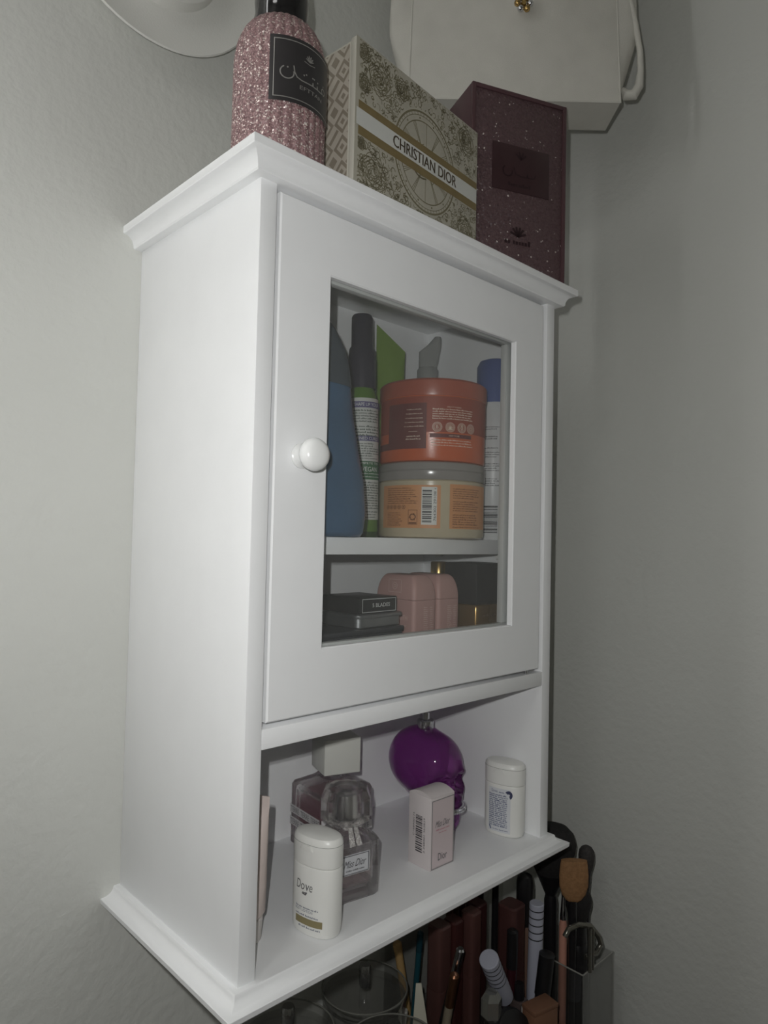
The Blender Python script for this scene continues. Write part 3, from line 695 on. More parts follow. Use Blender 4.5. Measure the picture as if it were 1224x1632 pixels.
# ---- grey pump bottle behind
b = thing('pump_bottle', 'grey translucent pump bottle behind the orange tub', 'bottle', (0.3600, -0.0435, ZS), -math.radians(44))
GRY = clear('grey_pump_plastic', (0.55, 0.55, 0.55), 1.0, 0.15, 1.4, 0.72, (178, 180, 178))
obj('body', lathe([(0, 0), (0.019, 0), (0.020, 0.002), (0.020, 0.150), (0.0185, 0.184), (0.013, 0.195), (0.0105, 0.1975), (0, 0.1975)], 36), GRY, b)
obj('collar', lathe([(0, 0.1975), (0.0135, 0.1975), (0.0135, 0.213), (0.0115, 0.216), (0, 0.216)], 28), GRY, b)
obj('pump_head', loft([rrect(0.023, 0.018, 0.006, 0.216), rrect(0.025, 0.018, 0.006, 0.226, cx=0.001), rrect(0.027, 0.017, 0.006, 0.236, cx=0.002), rrect(0.018, 0.014, 0.005, 0.245, cx=0.008), rrect(0.0110, 0.010, 0.004, 0.2535, cx=0.0115), rrect(0.008, 0.008, 0.003, 0.2560, cx=0.0120)]), GRY, b, ang=60)

# ================================================================== behind the glass, lower floor
ZL = 0.1968
PINK = mat('dusty_pink_plastic', (186, 148, 142), 0.45, noise=0.02)
def pink_bottle(loc, label):
    b = thing('lotion_bottle', label, 'bottle', loc, 0, 'dusty pink flat bottles')
    wd, dp, H, hl = 0.0335, 0.056, 0.1085, 0.0840
    def outline(z, w_, d_): return rrect(w_, d_, 0.0045, z, 5)
    obj('body', loft([outline(0, wd - .002, dp - .002), outline(0.001, wd, dp), outline(hl - 0.0008, wd, dp), outline(hl - 0.0003, wd - .0008, dp - .0008)]), PINK, b)
    # rounded-shoulder cap: arch outline seen on the broad side
    rings = []
    for z in [hl + (H - hl) * math.sin(PI / 2 * k / 8) for k in range(9)]:
        t = (z - hl) / (H - hl); ins = 0.014 * (1 - math.sqrt(max(0, 1 - t * t)))
        rings.append(outline(z, wd - ins * 1.2, dp - ins * 1.3))
    obj('cap', loft([outline(hl, wd - .0004, dp - .0004)] + rings), PINK, b, ang=50)
    mp = front(-dp / 2); d = Deco(); d.para(-0.003, 0.0040, 0.078, 14, 0.0020, 0.0014); d.para(0.0065, 0.0115, 0.078, 12, 0.0022, 0.0014)
    EM = mat('pink_emboss', (212, 184, 178), 0.4); d.build('print', mp, EM, b)
    mp = leftf(-wd / 2); d = Deco(); d.text('SMOOTH', 0.008, 0.066, 0.0048, 0.022); d.micro(-0.001, 0.018, 0.0575, 0.002); d.frame(-0.008, 0.010, 0.0905, 0.1035, 0.0005); d.ring(0.001, 0.097, 0.0030, 0.0036, 20); d.ring(0.001, 0.097, 0.0010, 0.0016, 14)
    d.build('emboss', mp, EM, b)
    return b
pink_bottle((0.2300, -0.1400, ZL), 'dusty pink flat bottle beside the blade box')
pink_bottle((0.2660, -0.1400, ZL), 'dusty pink flat bottle beside the black-capped bottle')
b = thing('perfume_bottle', 'small bottle with a round gold cap behind the pink bottles', 'perfume', (0.3420, -0.0850, ZL))
obj('body', lathe([(0, 0), (0.018, 0), (0.019, 0.002), (0.019, 0.080), (0.015, 0.088), (0.010, 0.090), (0, 0.090)], 32), mat('amber_glass', (150, 120, 100), 0.15), b)
obj('cap', lathe([(0, 0.090), (0.0095, 0.090), (0.0098, 0.091), (0.0098, 0.1165), (0.0088, 0.118), (0, 0.118)], 32), GOLD, b)
b = thing('perfume_bottle', 'square gold perfume bottle with a tall black cap', 'perfume', (0.3290, -0.1480, ZL), math.radians(2))
obj('body', box((0, 0, 0.0375), (0.0480, 0.046, 0.075), 0.003, 3), mat('gold_glass', (158, 126, 76), 0.18, metal=0.7, noise=0.12, nscale=20), b)
obj('cap', box((0, 0, 0.0975), (0.0465, 0.0445, 0.0445), 0.0012), mat('matte_black', (34, 32, 34), 0.5), b)
Deco().micro(-0.015, 0.015, 0.062, 0.0036).build('lettering', front(-0.023), mat('bronze_ink', (100, 76, 46), 0.4), b)
# blade boxes
b = thing('storage_box', 'dark box at the lower left under the silver tin', 'box', (0.1440, -0.1340, ZL), math.radians(3))
obj('body', box((0, 0, 0.0280), (0.106, 0.072, 0.056), 0.0015), mat('slate_card', (48, 50, 56), 0.3), b)
obj('lid', box((0, 0, 0.0585), (0.108, 0.074, 0.005), 0.001), mat('slate_lid', (58, 60, 64), 0.3), b)
b = thing('metal_tin', 'silver metal tin between the dark box and the blade box', 'tin', (0.1690, -0.1370, ZL + 0.0611), math.radians(3))
TIN = mat('brushed_tin', (150, 152, 154), 0.35, metal=0.85, noise=0.08)
obj('body', loft([rrect(0.058, 0.056, 0.006, 0), rrect(0.060, 0.058, 0.007, 0.001), rrect(0.060, 0.058, 0.007, 0.0100)]), TIN, b)
obj('rim', loft([rrect(0.064, 0.062, 0.008, 0.0092), rrect(0.0645, 0.0625, 0.008, 0.0100), rrect(0.0645, 0.0625, 0.008, 0.0122), rrect(0.063, 0.061, 0.008, 0.0128)]), TIN, b)
b = thing('blade_box', 'small black box lettered 5 BLADES on the silver tin', 'box', (0.1680, -0.1370, ZL + 0.0740), math.radians(3))
obj('body', box((0, 0, 0.0075), (0.052, 0.052, 0.015), 0.0006), mat('black_card', (36, 35, 37), 0.35), b)
d = Deco(); d.text('5 BLADES', 0.004, 0.0076, 0.0036, 0.024); d.frame(-0.0215, 0.0245, 0.0012, 0.0138, 0.0005); d.build('lettering', front(-0.026), WPR, b)
b = thing('clear_case', 'small clear plastic case at the far left behind the blade box', 'case', (0.110, -0.062, ZL), math.radians(5))
CC = clear('case_plastic', (0.93, 0.94, 0.95), 1.3, 0.05, 1.5, 0.10, (200, 205, 208))
obj('body', box((0, 0, 0.037), (0.075, 0.05, 0.074), 0.003), CC, b)
obj('lid', box((0, 0, 0.0790), (0.077, 0.052, 0.0098), 0.002), CC, b)
# ================================================================== open shelf
def crystal(name, tint=(0.97, 0.97, 0.97), ior=1.45, thru=0.45, rough=0.0):
    """thick clear glass: refracting body that still lets light pass"""
    if name in MATS: return MATS[name]
    m = bpy.data.materials.new(name); m.use_nodes = True; MATS[name] = m
    nt = m.node_tree; nt.nodes.remove(nt.nodes['Principled BSDF']); out = nt.nodes['Material Output']
    g = nt.nodes.new('ShaderNodeBsdfGlass'); g.inputs['Color'].default_value = (*tint, 1); g.inputs['IOR'].default_value = ior; g.inputs['Roughness'].default_value = rough
    t = nt.nodes.new('ShaderNodeBsdfTransparent'); t.inputs[0].default_value = (*tint, 1)
    mx = nt.nodes.new('ShaderNodeMixShader'); mx.inputs[0].default_value = thru
    nt.links.new(g.outputs[0], mx.inputs[1]); nt.links.new(t.outputs[0], mx.inputs[2]); nt.links.new(mx.outputs[0], out.inputs['Surface'])
    return m
CRY = crystal('crystal_glass', (1.0, 0.995, 0.995), 1.47, 0.30)
def shell(outer, inner):
    """thick glass: an outer skin and an inner cavity facing the other way"""
    V, Fc = [], []
    for rings, flip in ((outer, False), (inner, True)):
        n = len(rings[0]); k = len(V); V += [p for q in rings for p in q]; f_ = []
        for a in range(len(rings) - 1):
            for i in range(n): f_.append((k + a * n + i, k + a * n + (i + 1) % n, k + (a + 1) * n + (i + 1) % n, k + (a + 1) * n + i))
        f_.append(tuple(reversed(range(k, k + n)))); f_.append(tuple(range(k + (len(rings) - 1) * n, k + len(rings) * n)))
        Fc += [tuple(reversed(f)) for f in f_] if flip else f_
    return V, Fc
ZO = 0.0148
GREY_INK = mat('grey_ink', (104, 102, 104), 0.5)

def lotion(loc, rz, label):
    b = thing('lotion_bottle', label, 'bottle', loc, rz)
    a, c, H = 0.0232, 0.0145, 0.0800
    obj('body', loft([oval(a - .0035, c - .0025, 0), oval(a - .0015, c - .001, 0.0012), oval(a - .0005, c - .0003, 0.004), oval(a, c, 0.012), oval(a, c, 0.0545), oval(a - .0006, c - .0005, 0.0560), oval(a - .0012, c - .001, 0.0562)]), PLAST, b)
    cp = obj('flip_cap', loft([oval(a - .0006, c - .0005, 0.0564), oval(a, c, 0.0570), oval(a + .0002, c + .0002, 0.0700), oval(a + .0002, c + .0002, 0.0735), oval(a - .0003, c - .0003, 0.0770), oval(a - .0020, c - .0018, 0.0792), oval(a - .006, c - .005, 0.0802), oval(a - .012, c - .009, 0.0806)]), PLAST, b)
    obj('lid_gap', loft([oval(a + .0003, c + .0003, 0.0738), oval(a + .0003, c + .0003, 0.0741)]), mat('gap_grey', (150, 150, 148), 0.5), cp)
    obj('thumb_notch', loft([[(x * .32, -c - .0002 + y * 0.05, 0.0695 + z) for x, y, z in oval(a, c, 0, 16)], [(x * .22, -c - .0006 + y * 0.04, 0.0735 + z) for x, y, z in oval(a, c, 0, 16)]]), PLAST, cp)
    return b, ovalmap(a, c)
b, mp = lotion((0.0905, -0.1800, ZO), math.radians(-80), 'white lotion bottle with a grey DOVE word, at the front left of the shelf')
b['label'] = 'white lotion bottle with a beige bar on its print, front left of the shelf'
TAUPE = mat('taupe_bar', (138, 128, 92), 0.45)
d = Deco(); d.text('Dove', -0.0015, 0.0405, 0.0074, 0.0150, shear=0.12)
d.stroke([(-0.0028, 0.0338), (-0.0008, 0.0345), (0.0008, 0.0352), (-0.0002, 0.0332), (-0.0028, 0.0338)], 0.0009); d.stroke([(-0.0022, 0.0352), (-0.0010, 0.0338)], 0.0007)
d.build('wordmark', mp, GREY_INK, b)
d = Deco(); d.micro(-0.010, 0.0125, 0.0222, 0.0018); d.text('BODY LOTION', -0.0020, 0.0205, 0.0021, 0.0165); d.micro(-0.010, 0.0125, 0.0162, 0.0016); d.micro(-0.006, 0.0145, 0.0070, 0.0018); d.build('small_print', mp, mat('slate_ink', (120, 124, 138), 0.5), b)
d = Deco(); d.rect(-0.010, 0.0165, 0.0095, 0.0150); d.build('beige_bar', mp, TAUPE, b)
b, mp = lotion((0.3675, -0.1680, ZO), math.radians(-80), 'white lotion bottle with a blue printed back label, at the right of the shelf')
lb = patch('back_label', mp, -0.0125, 0.0125, 0.0050, 0.0525, mat('label_pale', (214, 216, 220), 0.45), b, 12)
m2 = lift(mp, 0.0003)
BLI = mat('blue_ink', (92, 100, 132), 0.5)
d = Deco(); d.text('Dove', -0.0045, 0.0492, 0.0030, 0.0068); d.micro(0.0000, 0.006, 0.0480, 0.0016)
for k in range(17): d.micro(-0.0112, 0.0095, 0.0445 - k * 0.0021, 0.0019, 1 - random.random() * 0.08)
d.micro(-0.006, 0.010, 0.0072, 0.0012); d.stroke([(-0.0105, 0.0100), (-0.0085, 0.0068)], 0.0016)
d.build('small_print', m2, BLI, lb)
d = Deco(); d.ring(0.0105, 0.0470, 0.0012, 0.0046, 14, math.radians(-70), math.radians(150)); d.build('swoosh', m2, mat('navy_ink', (62, 66, 96), 0.5), lb)

# ---- hand cream tube by the left side
b = thing('hand_cream_tube', 'pale pink squeeze tube standing on its cap beside the left side panel', 'tube', (0.0385, -0.1540, ZO), math.radians(-62))
PALE = mat('pale_pink_tube', (206, 192, 186), 0.4, noise=0.02)
obj('cap', lathe([(0, 0), (0.0115, 0), (0.0122, 0.001), (0.0132, 0.018), (0.0124, 0.0192), (0, 0.0192)], 32), mat('cap_white', (205, 200, 196), 0.35), b)
obj('tube_body', loft([oval(0.0128, 0.0128, 0.0194, 32, 2), oval(0.0150, 0.0150, 0.0225, 32, 2), oval(0.0158, 0.0140, 0.045, 32, 2), oval(0.0170, 0.0095, 0.080, 32, 2), oval(0.0178, 0.0040, 0.102, 32, 2), oval(0.0180, 0.0010, 0.109, 32, 2), oval(0.0180, 0.0009, 0.116, 32, 2)]), PALE, b, ang=50)
d = Deco(); d.text('D', 0.0078, 0.0290, 0.0070); d.para(0.0020, 0.0110, 0.0560, 4, 0.0035, 0.0018); d.build('lettering', lambda s, t: (0.0160 * math.sin(s / 0.016), -(0.0150 - 0.0001 * 0) * math.cos(s / 0.016) * (1.0 - 0.0) - 0.0004, t), mat('mauve_ink', (150, 136, 134), 0.5), b)

# ---- square glass perfume with white cube cap
b = thing('perfume_bottle', 'square glass perfume bottle with a white cube cap', 'perfume', (0.2010, -0.0640, ZO), math.radians(-6))
s, sd = 0.066, 0.060
obj('glass_body', shell([rrect(s - .004, sd - .004, 0.003, 0, 3), rrect(s, sd, 0.004, 0.002, 3), rrect(s, sd, 0.004, 0.062, 3), rrect(s - .003, sd - .003, 0.004, 0.0655, 3), rrect(0.030, 0.030, 0.004, 0.0730, 3), rrect(0.024, 0.024, 0.004, 0.0760, 3)],
    [rrect(s - .020, sd - .020, 0.003, 0.009, 3), rrect(s - .012, sd - .012, 0.003, 0.013, 3), rrect(s - .012, sd - .012, 0.003, 0.058, 3), rrect(0.020, 0.020, 0.003, 0.0700, 3)]), CRY, b, ang=10)
obj('liquid', loft([rrect(s - .021, sd - .021, 0.003, 0.0095, 3), rrect(s - .013, sd - .013, 0.003, 0.0135, 3), rrect(s - .013, sd - .013, 0.003, 0.050, 3)]), clear('rose_liquid', (0.86, 0.70, 0.74), 0.6, 0.02, 1.2, 0.25, (196, 150, 158)), b)
obj('neck', lathe([(0, 0.0745), (0.0105, 0.0745), (0.0105, 0.0790), (0, 0.0790)], 28), CHROME, b)
obj('cap', box((0, 0, 0.0975), (0.0405, 0.0405, 0.0365), 0.0012), mat('cap_ivory', (214, 214, 208), 0.35), b, loc=(0.0035, -0.001, 0), rot=(0, 0, math.radians(-13)))
BND = mat('band_pale', (205, 203, 204), 0.45); 
for z in (0.0330, 0.0205):
    q = patch('text_band', leftf(-s / 2, 0.0004), -sd / 2 + 0.001, sd / 2 - 0.001, z, z + 0.0085, BND, b, 1)
    d = Deco(); 
    for k in range(3): d.text('TERRE', -0.0185 + k * 0.0195, z + 0.0042, 0.0054, 0.0165)
    d.build('lettering', leftf(-s / 2, 0.0007), GREY_INK, q)
    q = patch('text_band', front(-sd / 2, 0.0004), -s / 2 + 0.001, s / 2 - 0.001, z, z + 0.0085, BND, b, 1)
    d = Deco()
    for k in range(3): d.text('TERRE', -0.0195 + k * 0.0195, z + 0.0042, 0.0054, 0.0165)
    d.build('lettering', front(-sd / 2, 0.0007), GREY_INK, q)

# ---- small glass perfume with bow
b = thing('perfume_bottle', 'clear glass perfume bottle with a silver bow on its neck', 'perfume', (0.1450, -0.1515, ZO), math.radians(-9.3))
wd, dp = 0.0550, 0.036
obj('glass_body', shell([rrect(wd - .004, dp - .004, 0.003, 0, 3), rrect(wd, dp, 0.004, 0.0025, 3), rrect(wd, dp, 0.004, 0.050, 3), rrect(wd - .004, dp - .003, 0.004, 0.0530, 3), rrect(0.026, 0.022, 0.005, 0.0640, 3), rrect(0.018, 0.018, 0.006, 0.0660, 3)],
    [rrect(wd - .018, dp - .016, 0.003, 0.0115, 3), rrect(wd - .011, dp - .010, 0.003, 0.0150, 3), rrect(wd - .011, dp - .010, 0.003, 0.047, 3), rrect(0.014, 0.012, 0.003, 0.0610, 3)]), CRY, b, ang=10)
obj('liquid', loft([rrect(wd - .014, dp - .012, 0.004, 0.0125, 3), rrect(wd - .012, dp - .010, 0.004, 0.0150, 3), rrect(wd - .012, dp - .010, 0.004, 0.022, 3)]), clear('pale_liquid', (0.93, 0.88, 0.88), 0.6, 0.02, 1.2, 0.06, (205, 190, 190)), b)
obj('neck', lathe([(0, 0.0655), (0.0092, 0.0655), (0.0092, 0.0700), (0.0084, 0.0705), (0.0084, 0.0880), (0.0070, 0.0900), (0, 0.0900)], 28), CHROME, b)
facet = lambda r, z: [(r * math.cos(2 * PI * (k + .5) / 10), r * math.sin(2 * PI * (k + .5) / 10), z) for k in range(10)]
obj('glass_cap', shell([facet(0.0205, 0.0675), facet(0.0235, 0.0700), facet(0.0235, 0.0890), facet(0.0200, 0.0965), facet(0.0120, 0.0985)], [facet(0.0095, 0.0680), facet(0.0105, 0.0700), facet(0.0100, 0.0905), facet(0.0060, 0.0920)]), CRY, b, ang=10)
BOW = glitter('silver_glitter', (150, 146, 144), (206, 202, 200), (255, 252, 250), 1400, 0.8, 0.35, 0.9)
bow = obj('bow', tube([(-0.0112, 0, 0.0672)] + [(0.0112 * math.cos(PI + 2 * PI * k / 24), 0.0112 * math.sin(PI + 2 * PI * k / 24), 0.0672) for k in range(1, 25)], 0.0018, 8), BOW, b)
for sx in (-1, 1):
    obj('bow_loop', loft([[(sx * 0.001, -0.0125, 0.0660), (sx * 0.001, -0.0105, 0.0660), (sx * 0.001, -0.0105, 0.0690), (sx * 0.001, -0.0125, 0.0690)], [(sx * 0.0075, -0.0150, 0.0635), (sx * 0.0075, -0.0100, 0.0635), (sx * 0.0075, -0.0100, 0.0720), (sx * 0.0075, -0.0150, 0.0720)], [(sx * 0.0100, -0.0135, 0.0645), (sx * 0.0100, -0.0105, 0.0645), (sx * 0.0100, -0.0105, 0.0705), (sx * 0.0100, -0.0135, 0.0705)]]), BOW, bow)
    obj('bow_tail', loft([[(sx * 0.0005, -0.0120, 0.0670), (sx * 0.0045, -0.0120, 0.0670), (sx * 0.0045, -0.0108, 0.0670), (sx * 0.0005, -0.0108, 0.0670)], [(sx * 0.0008, -0.0185, 0.0500), (sx * 0.0065, -0.0185, 0.0500), (sx * 0.0065, -0.0195, 0.0500), (sx * 0.0008, -0.0195, 0.0500)]]), BOW, bow)
q = patch('label', front(-dp / 2, 0.0005), -0.0150, 0.0150, 0.0250, 0.0430, mat('label_grey', (205, 206, 210), 0.4), b, 1)
d = Deco(); d.frame(-0.0142, 0.0142, 0.0257, 0.0423, 0.0006); d.text('Miss Dior', 0.0, 0.0350, 0.0062, 0.0225, shear=0.35); d.micro(-0.010, 0.010, 0.0285, 0.0015)
d.build('lettering', front(-dp / 2, 0.0008), INK, q)

# ---- small carton
b = thing('perfume_box', 'small pink and white carton with a barcode on its side', 'box', (0.2525, -0.1612, ZO), math.radians(-1))
wd, dp, H = 0.0347, 0.0305, 0.0700
CARD = mat('white_card', (214, 206, 206), 0.5, noise=0.015)
obj('body', box((0, 0, H / 2), (wd, dp, H), 0.0004), CARD, b)
obj('top_flap', loft([[(-wd / 2 + 0.0003, -dp / 2 + dp * k / 8, H + z_) for z_ in (0.0, 0.0004 + 0.0042 * math.sin(PI * k / 8) ** 0.8)] + [(wd / 2 - 0.0003, -dp / 2 + dp * k / 8, H + z_) for z_ in (0.0004 + 0.0042 * math.sin(PI * k / 8) ** 0.8, 0.0)] for k in range(9)]), CARD, b)
fp = patch('front_panel', front(-dp / 2), -wd / 2 + 0.0012, wd / 2 - 0.0010, 0.001, H - 0.002, mat('panel_rose', (208, 194, 196), 0.45), b, 1)
d = Deco(); d.frame(-wd / 2 + 0.0012, wd / 2 - 0.0010, 0.0010, H - 0.0020, 0.0009); d.build('grey_frame', front(-dp / 2, 0.0005), mat('grey_frame', (140, 138, 138), 0.4), fp)
d = Deco(); d.text('Miss Dior', 0.0, 0.0440, 0.0062, 0.0205, shear=0.35); d.text('Dior', 0.0, 0.0115, 0.0072, 0.0130); d.build('lettering', front(-dp / 2, 0.0006), GREY_INK, fp)
d = Deco(); d.micro(-0.0105, 0.0105, 0.0375, 0.0020); d.micro(-0.0060, 0.0060, 0.0345, 0.0015); d.build('pink_print', front(-dp / 2, 0.0006), mat('pink_ink', (196, 140, 150), 0.5), fp)
d = Deco(); d.barcode(-0.0050, 0.0040, 0.0145, 0.0520, True); d.text('3 348901 362839', 0.0068, 0.0325, 0.0020, 0.034, rot=PI / 2); d.text('C168900175', -0.0078, 0.0400, 0.0020, 0.0230, rot=PI / 2)
d.build('barcode', leftf(-wd / 2), INK, b)

# ---- purple skull bottle
def sd_ell(P, c, r):
    q = (P - np.array(c)) / np.array(r); k = np.linalg.norm(q, axis=1); return (k - 1) * min(r)
def smin(a, b, k): h = np.clip(0.5 + 0.5 * (b - a) / k, 0, 1); return b * (1 - h) + a * h - k * h * (1 - h)
def skull_sd(P):
    d_ = sd_ell(P, (-.9, 0, 6.7), (4.3, 3.7, 3.85))
    d_ = smin(d_, sd_ell(P, (2.1, 0, 6.7), (2.7, 3.0, 3.3)), 1.2)
    d_ = smin(d_, sd_ell(P, (1.6, 0, 4.2), (2.8, 2.6, 3.0)), 1.2)
    d_ = smin(d_, sd_ell(P, (3.0, 0, 3.4), (2.2, 2.3, 2.6)), 0.9)
    for s_ in (-1, 1):
        d_ = smin(d_, sd_ell(P, (2.5, 2.0 * s_, 4.3), (1.5, 0.9, 0.8)), 0.5)
        d_ = smin(d_, sd_ell(P, (3.3, 1.3 * s_, 6.2), (0.9, 1.2, 0.5)), 0.6)
    d_ = smin(d_, sd_ell(P, (3.0, 0, 1.3), (2.1, 2.0, 2.1)), 0.6)
    for s_ in (-1, 1):
        d_ = -smin(-d_, sd_ell(P, (4.6, 1.4 * s_, 5.1), (2.0, 1.15, 1.1)), 0.25)
    d_ = -smin(-d_, sd_ell(P, (5.3, 0, 3.8), (0.9, 0.55, 0.8)), 0.15)
    d_ = -smin(-d_, sd_ell(P, (4.9, 0, 2.45), (0.7, 2.4, 0.12)), 0.1)
    return np.maximum(d_, -P[:, 2])
nu, nv = 96, 64
C0 = np.array((1.1, 0, 4.6)); DV = []
for j in range(nv + 1):
    t = PI * j / nv
    for i in range(nu):
        a = 2 * PI * i / nu; DV.append((math.sin(t) * math.cos(a), math.sin(t) * math.sin(a), math.cos(t)))
DV = np.array(DV); tt = np.full(len(DV), 10.0)
for _ in range(90): tt = np.maximum(0.3, tt - np.maximum(0.0, skull_sd(C0 + DV * tt[:, None])) * 0.55)
PV = (C0 + DV * tt[:, None]) * 0.0100
PV[:, 2] = np.maximum(PV[:, 2], 0)
FS = [(j * nu + i, j * nu + (i + 1) % nu, (j + 1) * nu + (i + 1) % nu, (j + 1) * nu + i) for j in range(nv) for i in range(nu)]
b = thing('perfume_bottle', 'purple glass skull-shaped perfume bottle', 'perfume', (0.3290, -0.0830, ZO), math.radians(-98))
bm = bmesh.new(); vv = [bm.verts.new(p) for p in PV.tolist()]
for f in FS: bm.faces.new([vv[i] for i in f])
bmesh.ops.remove_doubles(bm, verts=bm.verts, dist=1e-5)
PURG = mat('purple_glass', (156, 84, 160), 0.06, trans=0.80, ior=1.42)
obj('glass_body', bm, PURG, b, ang=80)
obj('sprayer', lathe([(0, 0), (0.0095, 0), (0.0098, 0.001), (0.0098, 0.0095), (0.0088, 0.0105), (0.0048, 0.0110), (0.0048, 0.0190), (0.0040, 0.0200), (0, 0.0200)], 28), CHROME, b, loc=(-0.0030, 0, 0.1035))
band = obj('crystal_band', tube([(0.0300 + 0.0245 * math.cos(math.radians(a)), 0.0215 * math.sin(math.radians(a)), 0.0255) for a in range(-85, 86, 10)], 0.0030, 10), CHROME, b)
gem = None
for k in range(22):
    for zz in (0.0240, 0.0275):
        a = math.radians(-84 + k * 8); p = (0.0300 + 0.0272 * math.cos(a), 0.0242 * math.sin(a), zz)
        if gem is None:
            gem = obj('crystal_stone', lathe([(0, -0.0014), (0.0014, 0), (0, 0.0014)], 6), mat('stone_glint', (235, 235, 240), 0.08, metal=0.8), band, loc=p, ang=5)
        else:
            g2 = gem.copy(); COL.objects.link(g2); g2.parent = band; g2.location = p; g2.rotation_euler = (k * 1.3, zz * 900, k)

# ================================================================== vanity below the cabinet
ZV = -0.360
v_ = thing('vanity_table', 'dark vanity table under the cabinet', 'table', (0.30, -0.20, -1.1))
VM = mat('dark_stained_wood', (52, 46, 44), 0.35, noise=0.2, nscale=18)
obj('table_top', bx(-0.45, 0.335, -0.22, 0.195, 0.715, 0.740, 0.003), VM, v_)
for sx in (-0.42, 0.305):
    for sy in (-0.19, 0.165): obj('leg', bx(sx - 0.02, sx + 0.02, sy - 0.02, sy + 0.02, 0, 0.715, 0.002), VM, v_)
ACR = clear('acrylic', (0.93, 0.93, 0.925), 1.6, 0.03, 1.49, 0.03, (170, 170, 165))
def canister(x, y, r, label):
    b = thing('canister', label, 'canister', (x, y, ZV), 0, 'clear lidded canisters on the vanity')
    H = 0.186
    obj('body', lathe([(0, 0), (r - .002, 0), (r - .001, 0.002), (r - .001, H), (r - .0025, H), (r - .0025, 0.004), (0, 0.004)], 48), ACR, b)
    l = obj('lid', lathe([(0, H), (r, H), (r + .0006, H + .001), (r + .0006, H + .0075), (r - .0008, H + .0090), (0, H + .0090)], 48), ACR, b)
    obj('lid_rim', tube([(r * math.cos(2 * PI * k / 48), r * math.sin(2 * PI * k / 48), H + 0.009) for k in range(49)], 0.0009, 6), mat('acrylic_edge', (120, 120, 114), 0.15), l)
    obj('knob', lathe([(0, H + .009), (0.0055, H + .009), (0.0065, H + .011), (0.0072, H + .030), (0.0060, H + .033), (0, H + .0335)], 24), mat('knob_steel', (150, 150, 148), 0.12, metal=0.9), l)
    return b
canister(0.2661, -0.0530, 0.0480, 'round clear canister under the cabinet, beside the white card')
canister(0.1600, -0.0520, 0.0480, 'round clear canister furthest left under the cabinet')
canister(0.2240, -0.1420, 0.0480, 'round clear canister nearest the bottom edge, before the other two')
b = thing('cotton_swab_tube', 'slim clear tube leaning inside the round canister', 'tube', (0.2720, -0.0700, ZV + 0.005), rot=(0.10, 0.14, 0))
obj('tube_body', lathe([(0, 0), (0.0042, 0), (0.0045, 0.001), (0.0045, 0.150), (0.0040, 0.152), (0, 0.152)], 16), mat('smoke_plastic', (150, 148, 144), 0.3), b)
obj('tube_cap', lathe([(0, 0.152), (0.0050, 0.152), (0.0050, 0.168), (0.0042, 0.170), (0, 0.170)], 16), mat('smoke_cap', (180, 178, 172), 0.3), b)

# ---- acrylic organiser
og = thing('makeup_organizer', 'clear acrylic organiser packed with makeup under the cabinet', 'organizer', (0.0, 0.0, ZV))
DRW = clear('acrylic_smoke', (0.62, 0.61, 0.60), 1.4, 0.03, 1.49, 0.10, (90, 88, 85))
ZP = 0.105
for a in ((0.341, 0.408), (0.410, 0.493)):
    dr = obj('drawer', bx(a[0], a[1], -0.195, -0.015, 0.004, ZP - 0.006, 0.002), DRW, og)
    obj('drawer_pull', lathe([(0, 0), (0.004, 0), (0.004, 0.006), (0.007, 0.010), (0, 0.012)], 16), CHROME, dr, loc=((a[0] + a[1]) / 2, -0.195, 0.055), rot=(PI / 2, 0, 0))
obj('deck', bx(0.338, 0.496, -0.198, -0.012, ZP - 0.005, ZP, 0.001), ACR, og)
obj('base', bx(0.338, 0.580, -0.198, -0.012, 0.0, 0.004, 0.001), ACR, og)
obj('back_wall', bx(0.338, 0.580, -0.013, -0.011, 0.004, ZP + 0.10), ACR, og)
hx0, hx1, hy0, hy1, ht = 0.503, 0.578, -0.190, -0.100, 0.172
for a in ((hx0, hx0 + .002, hy0, hy1), (hx1 - .002, hx1, hy0, hy1), (hx0 + .002, hx1 - .002, hy0, hy0 + .002), (hx0 + .002, hx1 - .002, hy1 - .002, hy1)):
    obj('brush_well_wall', bx(a[0], a[1], a[2], a[3], 0.004, ht), ACR, og)
for a in ((hx0, hy0, hx0, hy1), (hx0, hy0, hx1, hy0)):
    obj('well_rim', tube([(a[0], a[1], ht), (a[2], a[3], ht)], 0.0009, 6), mat('rim_glint', (150, 150, 144), 0.15), og)
hd = [(0.4900, -0.172, 0.2160), (0.4950, -0.174, 0.2240), (0.5080, -0.180, 0.2275), (0.5240, -0.187, 0.2230), (0.5370, -0.191, 0.2080), (0.5420, -0.192, 0.1960), (0.5350, -0.190, 0.1870), (0.5180, -0.184, 0.1860)]
hnd = obj('handle', tube(hd, 0.0034, 12), mat('handle_glass', (120, 118, 110), 0.08, metal=0.75), og)
obj('handle_post', tube([(0.5150, -0.1915, 0.224), (0.5160, -0.1915, 0.172)], 0.0028, 10), MATS['handle_glass'], og)
obj('handle_post', tube([(0.5230, -0.1915, 0.222), (0.5230, -0.1915, 0.172)], 0.0020, 10), MATS['handle_glass'], og)

ZD = ZV + ZP        # deck height
def up(p): return Vector(p)
